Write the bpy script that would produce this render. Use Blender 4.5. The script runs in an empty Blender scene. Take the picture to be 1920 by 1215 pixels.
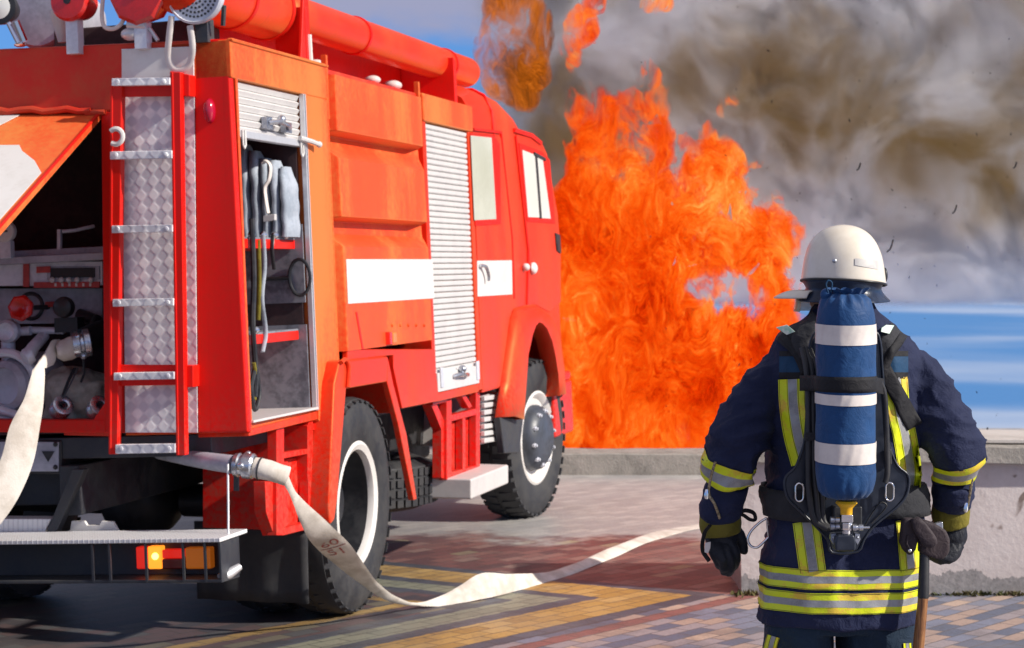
import bpy, bmesh, math, random
import numpy as np
from mathutils import Vector, Matrix, noise
from mathutils.bvhtree import BVHTree

random.seed(7)
SC = bpy.context.scene
COL = SC.collection
FPX, HY, CAMH = 3800.0, 487.0, 1.87          # focal length in 1920-wide pixels, horizon row, eye height
rad = math.radians

# ------------------------------------------------------------------ camera, sky, sun, exposure
cd = bpy.data.cameras.new("camera")
cam = bpy.data.objects.new("camera", cd)
COL.objects.link(cam)
cam.location = (0, 0, CAMH)
cam.rotation_euler = (rad(90), 0, 0)
cd.sensor_width = 36.0
cd.lens = FPX / 1920 * 36.0
cd.shift_y = -(607.5 - HY) / 1920
cd.clip_end = 3000
cd.dof.use_dof = True
cd.dof.focus_distance = 5.55
cd.dof.aperture_fstop = 9.5
SC.camera = cam

TO_SUN = Vector((0.84, -0.32, 0.56)).normalized()
sun_el = math.asin(TO_SUN.z)
sun_az = math.atan2(TO_SUN.x, TO_SUN.y)
sd = bpy.data.lights.new("sun", 'SUN')
sd.energy = 4.5
sd.angle = rad(1.2)
sd.color = (1.0, 0.93, 0.82)
so = bpy.data.objects.new("sun", sd)
COL.objects.link(so)
so.rotation_euler = (-TO_SUN).to_track_quat('-Z', 'Y').to_euler()

W = bpy.data.worlds.new("World")
SC.world = W
W.use_nodes = True
SC.view_settings.view_transform = 'Standard'
SC.view_settings.look = 'None'
SC.view_settings.exposure = 0.35
SC.view_settings.gamma = 1.0
SC.cycles.use_denoising = True
SC.cycles.max_bounces = 6
SC.cycles.diffuse_bounces = 3
SC.cycles.glossy_bounces = 3
SC.cycles.volume_bounces = 4
SC.cycles.transparent_max_bounces = 8
SC.cycles.volume_step_rate = 1.0
SC.cycles.volume_max_steps = 256
SC.cycles.sample_clamp_indirect = 4.0


# ------------------------------------------------------------------ node helpers
class NT:
    def __init__(self, tree):
        self.t = tree
        self.n = tree.nodes
        self.l = tree.links

    def put(self, sock, val):
        if isinstance(val, bpy.types.NodeSocket):
            self.l.new(val, sock)
        elif val is not None:
            if hasattr(sock, 'default_value'):
                try:
                    sock.default_value = val
                except Exception:
                    if isinstance(val, (int, float)):
                        sock.default_value = (val,) * len(sock.default_value)
                    elif len(val) == 3:
                        sock.default_value = (*val, 1.0)

    def m(self, op, a, b=None, c=None, clamp=False):
        nd = self.n.new('ShaderNodeMath')
        nd.operation = op
        nd.use_clamp = clamp
        self.put(nd.inputs[0], a)
        if b is not None: self.put(nd.inputs[1], b)
        if c is not None: self.put(nd.inputs[2], c)
        return nd.outputs[0]

    def vm(self, op, a, b=None):
        nd = self.n.new('ShaderNodeVectorMath')
        nd.operation = op
        self.put(nd.inputs[0], a)
        if b is not None:
            if op == 'SCALE': self.put(nd.inputs['Scale'], b)
            else: self.put(nd.inputs[1], b)
        return nd.outputs['Value'] if op in ('DOT_PRODUCT', 'LENGTH', 'DISTANCE') else nd.outputs['Vector']

    def coord(self, which='Object'):
        return self.n.new('ShaderNodeTexCoord').outputs[which]

    def sep(self, v):
        nd = self.n.new('ShaderNodeSeparateXYZ')
        self.put(nd.inputs[0], v)
        return nd.outputs

    def comb(self, x, y, z):
        nd = self.n.new('ShaderNodeCombineXYZ')
        for s, v in zip(nd.inputs, (x, y, z)): self.put(s, v)
        return nd.outputs[0]

    def noise(self, v, scale, detail=4, rough=0.55, dist=0.0, color=False):
        nd = self.n.new('ShaderNodeTexNoise')
        self.put(nd.inputs['Vector'], v)
        self.put(nd.inputs['Scale'], scale)
        nd.inputs['Detail'].default_value = detail
        nd.inputs['Roughness'].default_value = rough
        nd.inputs['Distortion'].default_value = dist
        return nd.outputs['Color' if color else 'Fac']

    def ramp(self, fac, stops, interp='LINEAR'):
        nd = self.n.new('ShaderNodeValToRGB')
        cr = nd.color_ramp
        cr.interpolation = interp
        while len(cr.elements) < len(stops): cr.elements.new(0.5)
        for e, (p, c) in zip(cr.elements, stops):
            e.position = p
            e.color = (*c, 1) if not isinstance(c, (int, float)) else (c, c, c, 1)
        self.put(nd.inputs[0], fac)
        return nd.outputs['Color']

    def mix(self, fac, a, b, mode='MIX'):
        nd = self.n.new('ShaderNodeMix')
        nd.data_type = 'RGBA'
        nd.blend_type = mode
        self.put(nd.inputs['Factor'], fac)
        self.put(nd.inputs[6], a if isinstance(a, bpy.types.NodeSocket) else (*a, 1))
        self.put(nd.inputs[7], b if isinstance(b, bpy.types.NodeSocket) else (*b, 1))
        return nd.outputs[2]

    def sstep(self, x, a, b):
        nd = self.n.new('ShaderNodeMapRange')
        nd.interpolation_type = 'SMOOTHSTEP'
        self.put(nd.inputs[0], x)
        self.put(nd.inputs[1], a)
        self.put(nd.inputs[2], b)
        return nd.outputs[0]

    def bump(self, h, strength=0.3, dist=0.01, nrm=None):
        nd = self.n.new('ShaderNodeBump')
        nd.inputs['Strength'].default_value = strength
        nd.inputs['Distance'].default_value = dist
        self.put(nd.inputs['Height'], h)
        if nrm is not None: self.put(nd.inputs['Normal'], nrm)
        return nd.outputs[0]


# sky: clear blue sky texture with soft lavender cloud low down; unseen cloud overhead whitened to neutralise ambient light
nt = NT(W.node_tree)
W.node_tree.nodes.clear()
sky = nt.n.new('ShaderNodeTexSky')
sky.sky_type = 'NISHITA'
sky.sun_disc = False
sky.sun_elevation = sun_el
sky.sun_rotation = sun_az
sky.altitude = 1500
sky.air_density = 1.6
sky.dust_density = 0.4
sky.ozone_density = 4.0
gen = nt.coord('Generated')
cl = nt.noise(nt.vm('MULTIPLY', gen, (1, 1, 2.2)), 3.6, 6, 0.55, 0.4)
clf = nt.sstep(cl, 0.46, 0.60)
skyb = nt.mix(1.0, sky.outputs[0], (0.22, 0.48, 1.05), 'MULTIPLY')
elev = nt.sstep(nt.sep(gen)[2], 0.05, 0.32)
cloud = nt.mix(elev, (2.7, 2.65, 3.9), (4.7, 4.3, 4.0))
skyc = nt.mix(nt.m('MULTIPLY', nt.m('MAXIMUM', clf, nt.m('MULTIPLY', elev, .75)), 0.85), skyb, cloud)
bgn = nt.n.new('ShaderNodeBackground')
nt.put(bgn.inputs[0], skyc)
bgn.inputs[1].default_value = 0.10
wo = nt.n.new('ShaderNodeOutputWorld')
nt.l.new(bgn.outputs[0], wo.inputs[0])


# ------------------------------------------------------------------ materials
def principled(name, color=(0.5, 0.5, 0.5), rough=0.5, metal=0.0, coat=0.0, fn=None, spec=0.5, coat_rough=0.06, sheen=0.0):
    mt = bpy.data.materials.new(name)
    mt.use_nodes = True
    b = mt.node_tree.nodes['Principled BSDF']
    b.inputs['Base Color'].default_value = (*color, 1)
    b.inputs['Roughness'].default_value = rough
    b.inputs['Metallic'].default_value = metal
    b.inputs['Coat Weight'].default_value = coat
    b.inputs['Coat Roughness'].default_value = coat_rough
    b.inputs['Specular IOR Level'].default_value = spec
    b.inputs['Sheen Weight'].default_value = sheen
    if fn:
        fn(NT(mt.node_tree), b)
    return mt


def worn(col, dark, scale=3.0, rough=(0.25, 0.5), bumps=0.0, lo=0.35, hi=0.7, streak=False, fine=40.0):
    """two-tone wear: broad patches of dirt, fading or painted glare plus fine mottling"""
    def f(n, b):
        p = n.coord()
        q = n.vm('MULTIPLY', p, (1, 1, 0.22)) if streak else p
        a = n.noise(q, scale, 6, 0.6, 0.3)
        fi = n.noise(p, fine, 3, 0.6)
        k = n.sstep(n.m('ADD', a, n.m('MULTIPLY', n.m('SUBTRACT', fi, 0.5), 0.35)), lo, hi)
        base = n.mix(k, col, dark)
        if streak:
            st = n.noise(n.vm('MULTIPLY', p, (1, 1, .05)), 16, 4, .65)
            base = n.mix(n.m('MULTIPLY', n.sstep(st, .55, .78), .45), base, tuple(x * .55 for x in col))
            dz = n.m('MULTIPLY', n.sstep(n.m('ADD', n.sep(p)[2], n.m('MULTIPLY', a, .8)), 1.75, 1.15), n.sstep(fi, .3, .7))
            base = n.mix(n.m('MULTIPLY', dz, .38), base, (0.24, 0.13, 0.09))
            chip = n.noise(p, 75, 2, .5)
            base = n.mix(n.sstep(chip, .76, .79), base, (0.10, 0.04, 0.03))
        n.put(b.inputs['Base Color'], base)
        n.put(b.inputs['Roughness'], n.m('ADD', n.m('MULTIPLY', k, rough[1] - rough[0]), rough[0]))
        if bumps: n.put(b.inputs['Normal'], n.bump(n.m('ADD', a, n.m('MULTIPLY', fi, 0.3)), bumps, 0.01))
    return f


MAT = {}
MAT['red'] = principled('red_paint', rough=0.42, coat=0.12, coat_rough=0.12, spec=0.2,
                        fn=worn((0.78, 0.006, 0.003), (0.66, 0.018, 0.008), 2.2, (0.36, 0.5), 0.05, streak=True))
MAT['red_dull'] = principled('dull_red_paint', rough=0.5, coat=0.05, spec=0.25,
                             fn=worn((0.66, 0.030, 0.014), (0.58, 0.07, 0.03), 4, (0.4, 0.6), 0.05))
MAT['red_side'] = principled('red_paint_amber_glare', rough=0.48, coat=0.0, spec=0.75,
                             fn=worn((0.74, 0.042, 0.012), (0.72, 0.165, 0.042), 1.5, (0.40, 0.58), 0.08, 0.38, 0.66, streak=True))  # amber tone in the colour stands in for sun glare on the panels
MAT['red_cab'] = principled('glossy_red_paint', rough=0.40, coat=0.0, spec=0.7,
                            fn=worn((0.74, 0.014, 0.006), (0.72, 0.050, 0.016), 1.3, (0.34, 0.50), 0.06, 0.40, 0.70, streak=True))  # same red paint with less of the amber glare coloured in
for _n, _s in (('red_side', .70), ('red_cab', .22)):  # amber highlight and sheen tints imitate the orange glare
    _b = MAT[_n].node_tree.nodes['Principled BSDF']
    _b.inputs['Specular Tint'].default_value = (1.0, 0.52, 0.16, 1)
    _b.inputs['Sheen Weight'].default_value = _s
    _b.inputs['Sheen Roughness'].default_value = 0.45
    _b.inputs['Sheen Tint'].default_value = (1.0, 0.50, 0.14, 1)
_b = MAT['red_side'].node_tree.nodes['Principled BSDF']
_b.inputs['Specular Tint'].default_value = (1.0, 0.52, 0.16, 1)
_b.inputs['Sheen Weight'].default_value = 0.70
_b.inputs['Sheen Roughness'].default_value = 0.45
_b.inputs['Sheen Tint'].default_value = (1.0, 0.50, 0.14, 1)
MAT['white'] = principled('white_paint', rough=0.45, spec=0.3, fn=worn((0.72, 0.70, 0.68), (0.62, 0.59, 0.56), 3, (0.3, 0.5)))
MAT['alu'] = principled('brushed_aluminium', rough=0.42, metal=0.55, fn=worn((0.74, 0.74, 0.76), (0.58, 0.58, 0.61), 5, (0.35, 0.55)))
MAT['alu_slat'] = principled('aluminium_slats', rough=0.45, metal=0.05, fn=worn((0.66, 0.64, 0.63), (0.57, 0.55, 0.55), 4, (0.35, 0.55)))
MAT['grey_metal'] = principled('grey_metal', rough=0.5, metal=0.1, fn=worn((0.46, 0.47, 0.54), (0.30, 0.31, 0.37), 5, (0.4, 0.65), 0.1))
MAT['pale_metal'] = principled('pale_grey_metal', rough=0.4, metal=0.15, fn=worn((0.76, 0.78, 0.85), (0.54, 0.56, 0.63), 6, (0.3, 0.5), 0.1))
MAT['dark_metal'] = principled('dark_metal', rough=0.55, metal=0.2, fn=worn((0.030, 0.034, 0.045), (0.055, 0.056, 0.06), 5, (0.4, 0.7), 0.1))
MAT['black'] = principled('black_plastic', rough=0.45, fn=worn((0.014, 0.015, 0.019), (0.03, 0.03, 0.034), 6, (0.35, 0.6)))
MAT['inner_dark'] = principled('dark_lining', rough=0.8, fn=worn((0.055, 0.026, 0.030), (0.032, 0.020, 0.024), 4, (0.7, 0.9)))
MAT['inner_grey'] = principled('grey_lining', rough=0.55, metal=0.2, fn=worn((0.27, 0.285, 0.33), (0.12, 0.125, 0.15), 5, (0.4, 0.7), 0.15, 0.4, 0.65))
MAT['rubber'] = principled('tyre_rubber', rough=0.75, fn=worn((0.020, 0.021, 0.026), (0.045, 0.044, 0.046), 6, (0.6, 0.85), 0.1))
MAT['chrome'] = principled('chrome', (0.82, 0.82, 0.84), 0.12, 1.0)
MAT['steel'] = principled('worn_steel', rough=0.3, metal=0.9, fn=worn((0.62, 0.64, 0.68), (0.30, 0.33, 0.40), 22, (0.2, 0.45), 0.1))
MAT['yellow_brass'] = principled('yellow_enamel', rough=0.35, fn=worn((0.85, 0.50, 0.01), (0.72, 0.36, 0.01), 30, (0.3, 0.5)))
MAT['cushion'] = principled('canvas_bag', rough=0.9, fn=worn((0.46, 0.43, 0.37), (0.28, 0.26, 0.22), 9, (0.85, 0.95), 0.5))
MAT['red_bright'] = principled('bright_red_enamel', rough=0.25, coat=0.5, fn=worn((0.68, 0.012, 0.008), (0.5, 0.01, 0.008), 9, (0.22, 0.4)))
MAT['label_red'] = principled('red_label', rough=0.5, fn=worn((0.55, 0.06, 0.05), (0.42, 0.05, 0.05), 30, (0.4, 0.6)))


def tread_fn(n, b):
    p = n.sep(n.coord())
    sc = 2 * math.pi / 0.125
    a = n.m('SINE', n.m('MULTIPLY', n.m('ADD', p[0], p[2]), sc))
    c = n.m('SINE', n.m('MULTIPLY', n.m('SUBTRACT', p[0], p[2]), sc))
    h = n.m('MULTIPLY', a, c)
    k = n.sstep(h, -0.35, 0.35)
    f = n.noise(n.coord(), 60, 4, 0.6)
    big = n.noise(n.coord(), 4, 3, 0.6)
    cell = n.noise(n.coord(), 11, 2, .5)
    colr = n.mix(n.m('MULTIPLY', k, n.sstep(cell, .25, .6)), (0.62, 0.62, 0.68), (0.95, 0.95, 0.95))
    n.put(b.inputs['Base Color'], n.mix(n.m('MULTIPLY', n.sstep(n.m('MULTIPLY', big, f), 0.22, 0.42), 0.5), colr, (0.74, 0.74, 0.77)))
    n.put(b.inputs['Roughness'], n.m('ADD', 0.3, n.m('MULTIPLY', f, 0.35)))
    n.put(b.inputs['Normal'], n.bump(k, 0.35, 0.004))


MAT['tread'] = principled('diamond_tread_plate', rough=0.45, metal=0.0, fn=tread_fn)


def tread_top_fn(n, b):
    p = n.sep(n.coord())
    sc = 2 * math.pi / 0.05
    h = n.m('MULTIPLY', n.m('SINE', n.m('MULTIPLY', n.m('ADD', p[0], p[1]), sc)), n.m('SINE', n.m('MULTIPLY', n.m('SUBTRACT', p[0], p[1]), sc)))
    k = n.sstep(h, -0.3, 0.4)
    n.put(b.inputs['Base Color'], n.mix(k, (0.58, 0.58, 0.61), (0.84, 0.84, 0.85)))
    n.put(b.inputs['Normal'], n.bump(k, 0.5, 0.004))


MAT['tread_top'] = principled('tread_step_plate', rough=0.42, metal=0.1, fn=tread_top_fn)


def hose_fn(n, b):
    p = n.coord()
    f = n.noise(p, 7, 5, 0.6)
    g = n.noise(p, 120, 2, 0.5)
    n.put(b.inputs['Base Color'], n.mix(n.sstep(n.m('ADD', f, n.m('MULTIPLY', g, 0.1)), 0.42, 0.72), (0.70, 0.65, 0.59), (0.50, 0.45, 0.39)))
    n.put(b.inputs['Normal'], n.bump(n.m('ADD', g, n.m('MULTIPLY', f, 2.0)), 0.35, 0.003))


MAT['hose'] = principled('woven_canvas_hose', rough=0.85, fn=hose_fn)
MAT['hose_grey'] = principled('grey_hose_fabric', rough=0.85, fn=worn((0.38, 0.42, 0.49), (0.25, 0.29, 0.35), 9, (0.8, 0.9), 0.4, fine=90))
MAT['glass'] = principled('pale_window_glass', rough=0.06, fn=worn((0.50, 0.52, 0.44), (0.58, 0.60, 0.52), 2, (0.05, 0.1)), spec=0.8)
MAT['glass_bright'] = principled('bright_window_glass', rough=0.06, fn=worn((0.72, 0.73, 0.68), (0.78, 0.78, 0.74), 2, (0.04, 0.09)), spec=0.8)


def fabric(col, dark, weave=420, wr=0.6, rough=0.78, sheen=0.03):
    def f(n, b):
        p = n.coord()
        big = n.noise(p, 5.5, 5, 0.62, 0.6)
        mid = n.noise(p, 26, 4, 0.6, 0.8)
        wv = n.noise(p, weave, 2, 0.5)
        n.put(b.inputs['Base Color'], n.mix(n.sstep(n.m('ADD', big, n.m('MULTIPLY', mid, 0.25)), 0.45, 0.85), col, dark))
        h = n.m('ADD', n.m('MULTIPLY', mid, 1.0), n.m('ADD', n.m('MULTIPLY', big, 1.6), n.m('MULTIPLY', wv, 0.10)))
        n.put(b.inputs['Normal'], n.bump(h, wr, 0.012))
    return principled('fabric', rough=rough, sheen=sheen, spec=0.24, fn=f)


MAT['navy'] = fabric((0.010, 0.015, 0.048), (0.018, 0.024, 0.066))
MAT['navy'].name = 'navy_aramid_cloth'
MAT['trouser'] = fabric((0.008, 0.020, 0.040), (0.014, 0.032, 0.060))
MAT['trouser'].name = 'dark_teal_cloth'
MAT['blue'] = fabric((0.010, 0.060, 0.185), (0.008, 0.042, 0.130), 300, 0.35, 0.6, 0.1)
MAT['blue'].name = 'blue_nylon_cloth'
MAT['webbing'] = fabric((0.010, 0.010, 0.013), (0.020, 0.020, 0.024), 500, 0.4, 0.7)
MAT['webbing'].name = 'black_webbing'
MAT['pad'] = fabric((0.022, 0.023, 0.028), (0.040, 0.040, 0.046), 350, 0.45, 0.8)
MAT['pad'].name = 'charcoal_padding'
MAT['brown'] = fabric((0.032, 0.024, 0.030), (0.052, 0.038, 0.042), 200, 0.5, 0.65)
MAT['brown'].name = 'dark_brown_leather'
MAT['glove'] = fabric((0.008, 0.010, 0.018), (0.026, 0.028, 0.036), 220, 0.5, 0.55)
MAT['glove'].name = 'black_glove_leather'
MAT['olive'] = fabric((0.20, 0.17, 0.02), (0.13, 0.11, 0.018), 260, 0.4, 0.75)
MAT['olive'].name = 'olive_glove_cuff'
MAT['trim_blue'] = fabric((0.008, 0.050, 0.120), (0.010, 0.036, 0.085), 400, 0.3, 0.7)
MAT['trim_blue'].name = 'blue_trim_cloth'
MAT['hivis'] = principled('yellow_reflective_tape', rough=0.55, fn=worn((0.70, 0.78, 0.012), (0.74, 0.50, 0.05), 16, (0.4, 0.6), 0.25, 0.48, 0.64, fine=260))
MAT['retro'] = principled('silver_reflective_tape', rough=0.4, metal=0.1, fn=worn((0.34, 0.34, 0.35), (0.22, 0.22, 0.235), 18, (0.3, 0.5), 0.25, 0.4, 0.7, fine=300))
MAT['beige_band'] = principled('pale_reflective_band', rough=0.5, fn=worn((0.72, 0.66, 0.62), (0.62, 0.56, 0.53), 14, (0.4, 0.55), 0.1))
MAT['helmet'] = principled('cream_helmet_shell', rough=0.32, coat=0.35, coat_rough=0.2, fn=worn((0.80, 0.73, 0.62), (0.72, 0.645, 0.53), 9, (0.28, 0.42), 0.03))
MAT['leather_blue'] = principled('glossy_navy_leather', rough=0.3, coat=0.0, spec=0.3, fn=worn((0.010, 0.018, 0.04), (0.02, 0.035, 0.07), 12, (0.26, 0.4), 0.25))
MAT['visor'] = principled('amber_visor', (0.55, 0.50, 0.28), 0.12)
MAT['visor'].node_tree.nodes['Principled BSDF'].inputs['Alpha'].default_value = 0.55
MAT['plate'] = principled('backplate_plastic', rough=0.38, fn=worn((0.012, 0.017, 0.030), (0.024, 0.030, 0.048), 10, (0.3, 0.5), 0.05))
MAT['skin'] = principled('skin', (0.55, 0.33, 0.24), 0.5)
MAT['tag'] = principled('pearl_green_tag', rough=0.4, fn=worn((0.70, 0.74, 0.70), (0.30, 0.55, 0.42), 60, (0.3, 0.5)))


def wood_fn(n, b):
    p = n.vm('MULTIPLY', n.coord(), (1, 1, 0.12))
    a = n.noise(p, 130, 4, 0.6, 1.0)
    n.put(b.inputs['Base Color'], n.ramp(a, [(0.3, (0.09, 0.035, 0.012)), (0.5, (0.24, 0.10, 0.035)), (0.7, (0.36, 0.17, 0.06))]))
    n.put(b.inputs['Normal'], n.bump(a, 0.3, 0.002))


MAT['wood'] = principled('axe_handle_wood', rough=0.5, fn=wood_fn)


def lamp_mat(name, col, strength, base):
    def f(n, b):
        n.put(b.inputs['Emission Color'], (*col, 1))
        b.inputs['Emission Strength'].default_value = strength
    return principled(name, base, 0.2, fn=f, coat=0.4)


MAT['lamp_red'] = lamp_mat('red_lamp_lens', (0.9, 0.02, 0.01), 0.5, (0.5, 0.012, 0.01))
MAT['lamp_yellow'] = lamp_mat('lit_yellow_lamp_lens', (1.0, 0.28, 0.02), 1.3, (0.7, 0.25, 0.02))
MAT['lamp_hot'] = lamp_mat('glowing_bulb', (1.0, 0.75, 0.2), 2.2, (0.9, 0.6, 0.2))
MAT['lamp_orange'] = lamp_mat('orange_lamp_lens', (0.8, 0.18, 0.01), 0.18, (0.62, 0.17, 0.012))
MAT['lamp_darkred'] = principled('dark_red_lens', (0.18, 0.01, 0.01), 0.25, coat=0.3)
MAT['marker_red'] = principled('magenta_marker_lens', (0.42, 0.004, 0.03), 0.15, coat=0.6)


# ------------------------------------------------------------------ mesh helpers
class MB:
    def __init__(self):
        self.v, self.f, self.m = [], [], []

    def add(self, vs, fs, mi=0):
        o = len(self.v)
        self.v += [tuple(x) for x in vs]
        self.f += [tuple(i + o for i in f) for f in fs]
        self.m += [mi] * len(fs)
        return self

    def box(self, a, b, mi=0):
        x0, y0, z0 = (min(p, q) for p, q in zip(a, b))
        x1, y1, z1 = (max(p, q) for p, q in zip(a, b))
        return self.add([(x0, y0, z0), (x1, y0, z0), (x1, y1, z0), (x0, y1, z0), (x0, y0, z1), (x1, y0, z1), (x1, y1, z1), (x0, y1, z1)],
                        [(0, 3, 2, 1), (4, 5, 6, 7), (0, 1, 5, 4), (1, 2, 6, 5), (2, 3, 7, 6), (3, 0, 4, 7)], mi)

    def slab(self, pts, off, mi=0):
        """planar outline pushed along OFF"""
        n = len(pts)
        off = Vector(off)
        a = [Vector(p) for p in pts]
        b = [p + off for p in a]
        fs = [tuple(range(n)), tuple(range(2 * n - 1, n - 1, -1))]
        fs += [(i, i + n, (i + 1) % n + n, (i + 1) % n) for i in range(n)]
        return self.add(a + b, fs, mi)

    def grid(self, rows, closed_u=False, closed_v=False, mi=0, caps=False):
        nr, nc = len(rows), len(rows[0])
        vs = [p for r in rows for p in r]
        fs = []
        for i in range(nr if closed_v else nr - 1):
            for j in range(nc if closed_u else nc - 1):
                a, b = i * nc + j, i * nc + (j + 1) % nc
                c, d = ((i + 1) % nr) * nc + (j + 1) % nc, ((i + 1) % nr) * nc + j
                fs.append((a, b, c, d))
        if caps:
            fs.append(tuple(range(nc - 1, -1, -1)))
            fs.append(tuple((nr - 1) * nc + j for j in range(nc)))
        return self.add(vs, fs, mi)

    def tube(self, path, r, n=12, mi=0, caps=True, flat=None):
        P = [Vector(p) for p in path]
        k = len(P)
        rr = [r] * k if isinstance(r, (int, float, tuple)) else list(r)
        rows, up = [], None
        for i in range(k):
            t = (P[min(i + 1, k - 1)] - P[max(i - 1, 0)]).normalized()
            if up is None:
                up = Vector((0, 0, 1)) if abs(t.z) < 0.9 else Vector((0, 1, 0))
            s = t.cross(up).normalized()
            up = s.cross(t).normalized()
            a, b = (rr[i], rr[i]) if isinstance(rr[i], (int, float)) else rr[i]
            rows.append([P[i] + s * (math.cos(2 * math.pi * j / n) * a) + up * (math.sin(2 * math.pi * j / n) * b) for j in range(n)])
        return self.grid(rows, closed_u=True, mi=mi, caps=caps)

    def lathe(self, c, axis, prof, n=32, mi=0, closed=False):
        c, ax = Vector(c), Vector(axis).normalized()
        s = ax.orthogonal().normalized()
        t = ax.cross(s)
        rows = [[c + ax * h + (s * math.cos(2 * math.pi * j / n) + t * math.sin(2 * math.pi * j / n)) * r for j in range(n)] for r, h in prof]
        return self.grid(rows, closed_u=True, closed_v=closed, mi=mi, caps=not closed)

    def ball(self, c, r, nu=16, nv=10, mi=0, rot=None):
        c = Vector(c)
        rx, ry, rz = (r, r, r) if isinstance(r, (int, float)) else r
        rows = []
        for i in range(nv + 1):
            a = math.pi * i / nv
            row = []
            for j in range(nu):
                b = 2 * math.pi * j / nu
                q = Vector((rx * max(math.sin(a), 1e-3) * math.cos(b), ry * max(math.sin(a), 1e-3) * math.sin(b), -rz * math.cos(a)))
                row.append(c + (rot @ q if rot else q))
            rows.append(row)
        return self.grid(rows, closed_u=True, mi=mi, caps=True)

    def build(self, name, mat, parent=None, smooth=40, bevel=0.0, seg=2, loc=None):
        me = bpy.data.meshes.new(name)
        me.from_pydata(self.v, [], self.f)
        bm = bmesh.new()
        bm.from_mesh(me)
        bmesh.ops.recalc_face_normals(bm, faces=bm.faces)
        bm.to_mesh(me)
        bm.free()
        mats = mat if isinstance(mat, (list, tuple)) else [mat]
        for x in mats: me.materials.append(x)
        if len(mats) > 1:
            me.polygons.foreach_set('material_index', self.m)
        me.polygons.foreach_set('use_smooth', [bool(smooth)] * len(me.polygons))
        if smooth and not bevel: me.set_sharp_from_angle(angle=rad(smooth))
        o = bpy.data.objects.new(name, me)
        COL.objects.link(o)
        if parent: o.parent = parent
        if loc is not None: o.location = loc
        if bevel:
            md = o.modifiers.new('bevel', 'BEVEL')
            md.width, md.segments, md.limit_method, md.angle_limit = bevel, seg, 'ANGLE', rad(40)
            md.harden_normals = True
        return o


def mesh_obj(name, vs, fs, mat, parent=None, smooth=True):
    b = MB()
    b.add(vs, fs)
    return b.build(name, mat, parent, 180 if smooth else 0)


def tag(o, label=None, cat=None, group=None, kind=None):
    if label: o['label'] = label
    if cat: o['category'] = cat
    if group: o['group'] = group
    if kind: o['kind'] = kind
    return o


def empty(name, loc=(0, 0, 0), rz=0.0):
    o = bpy.data.objects.new(name, None)
    COL.objects.link(o)
    o.location = loc
    o.rotation_euler = (0, 0, rz)
    o.empty_display_size = 0.2
    return o


def catmull(pts, n=8):
    P = [Vector(p) for p in pts]
    P = [P[0] * 2 - P[1]] + P + [P[-1] * 2 - P[-2]]
    out = []
    for i in range(1, len(P) - 2):
        for k in range(n):
            t = k / n
            a, b, c, d = P[i - 1], P[i], P[i + 1], P[i + 2]
            out.append(0.5 * ((2 * b) + (c - a) * t + (2 * a - 5 * b + 4 * c - d) * t * t + (3 * b - a - 3 * c + d) * t ** 3))
    out.append(P[-2])
    return out


def organic(mb, voxel, smooth_it=4):
    """fuse overlapping closed shapes into one continuous skin; returns vertex array and faces"""
    me = bpy.data.meshes.new('fuse')
    me.from_pydata(mb.v, [], mb.f)
    bm = bmesh.new()
    bm.from_mesh(me)
    bmesh.ops.recalc_face_normals(bm, faces=bm.faces)
    bm.to_mesh(me)
    bm.free()
    o = bpy.data.objects.new('fuse', me)
    COL.objects.link(o)
    md = o.modifiers.new('r', 'REMESH')
    md.mode, md.voxel_size = 'VOXEL', voxel
    if smooth_it:
        s = o.modifiers.new('s', 'SMOOTH')
        s.factor, s.iterations = 0.5, smooth_it
    dg = bpy.context.evaluated_depsgraph_get()
    ev = o.evaluated_get(dg)
    m2 = bpy.data.meshes.new_from_object(ev)
    vs = [v.co.copy() for v in m2.vertices]
    ns = [v.normal.copy() for v in m2.vertices]
    fs = [tuple(p.vertices) for p in m2.polygons]
    bpy.data.objects.remove(o)
    bpy.data.meshes.remove(me)
    bpy.data.meshes.remove(m2)
    return vs, ns, fs


def ridge(p):
    return 1.0 - abs(noise.noise(p)) * 2.2


RAY0 = Vector((0, 0, CAMH))


def px_dir(px, py):
    return Vector(((px - 960) / FPX, 1.0, (HY - py) / FPX))


def at(px, py, depth):
    return RAY0 + px_dir(px, py) * depth


def on_ground(px, py, z=0.0):
    d = px_dir(px, py)
    return RAY0 + d * ((z - CAMH) / d.z)

# ------------------------------------------------------------------ fire truck
YAW = math.atan(970 / FPX)
TRUCK_AT = Vector(((466 - 960) / FPX * 9.19, 9.19, 0))
LEAN = 0.045                                                   # the body leans a little on its springs
M_T = Matrix.Translation(TRUCK_AT) @ Matrix.Rotation(-YAW, 4, 'Z')
M_R = Matrix.Translation((0, 0, .9)) @ Matrix.Rotation(-LEAN, 4, 'Y') @ Matrix.Translation((0, 0, -.9))
M_BI, M_TI = (M_T @ M_R).inverted(), M_T.inverted()


def _hit(mi, px, py, ax, val):
    o = mi @ RAY0
    d = mi.to_3x3() @ px_dir(px, py)
    return o + d * ((val - o[ax]) / d[ax])


def R(px, py, u=0.0): return _hit(M_BI, px, py, 1, u)          # on a plane square to the truck
def S(px, py, v=0.0): return _hit(M_BI, px, py, 0, v)          # on a plane along the truck's side
def RW(px, py, u=0.0): return _hit(M_TI, px, py, 1, u)
def SW(px, py, v=0.0): return _hit(M_TI, px, py, 0, v)


truck = empty('fire_truck', TRUCK_AT, -YAW)
tag(truck, 'red fire engine with a rear ladder, open pump bay and open side locker', 'fire engine')


def part(name, mb, mat, parent=None, bevel=0.006, smooth=40, lean=True, seg=2):
    o = mb.build(name, mat, parent or truck, smooth, bevel, seg)
    if parent is None and lean:
        o.matrix_local = M_R
    return o


def quadR(pts, u0, du, mb=None):
    mb = mb or MB()
    return mb.slab([R(x, y, u0) for x, y in pts], (0, du, 0))


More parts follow.
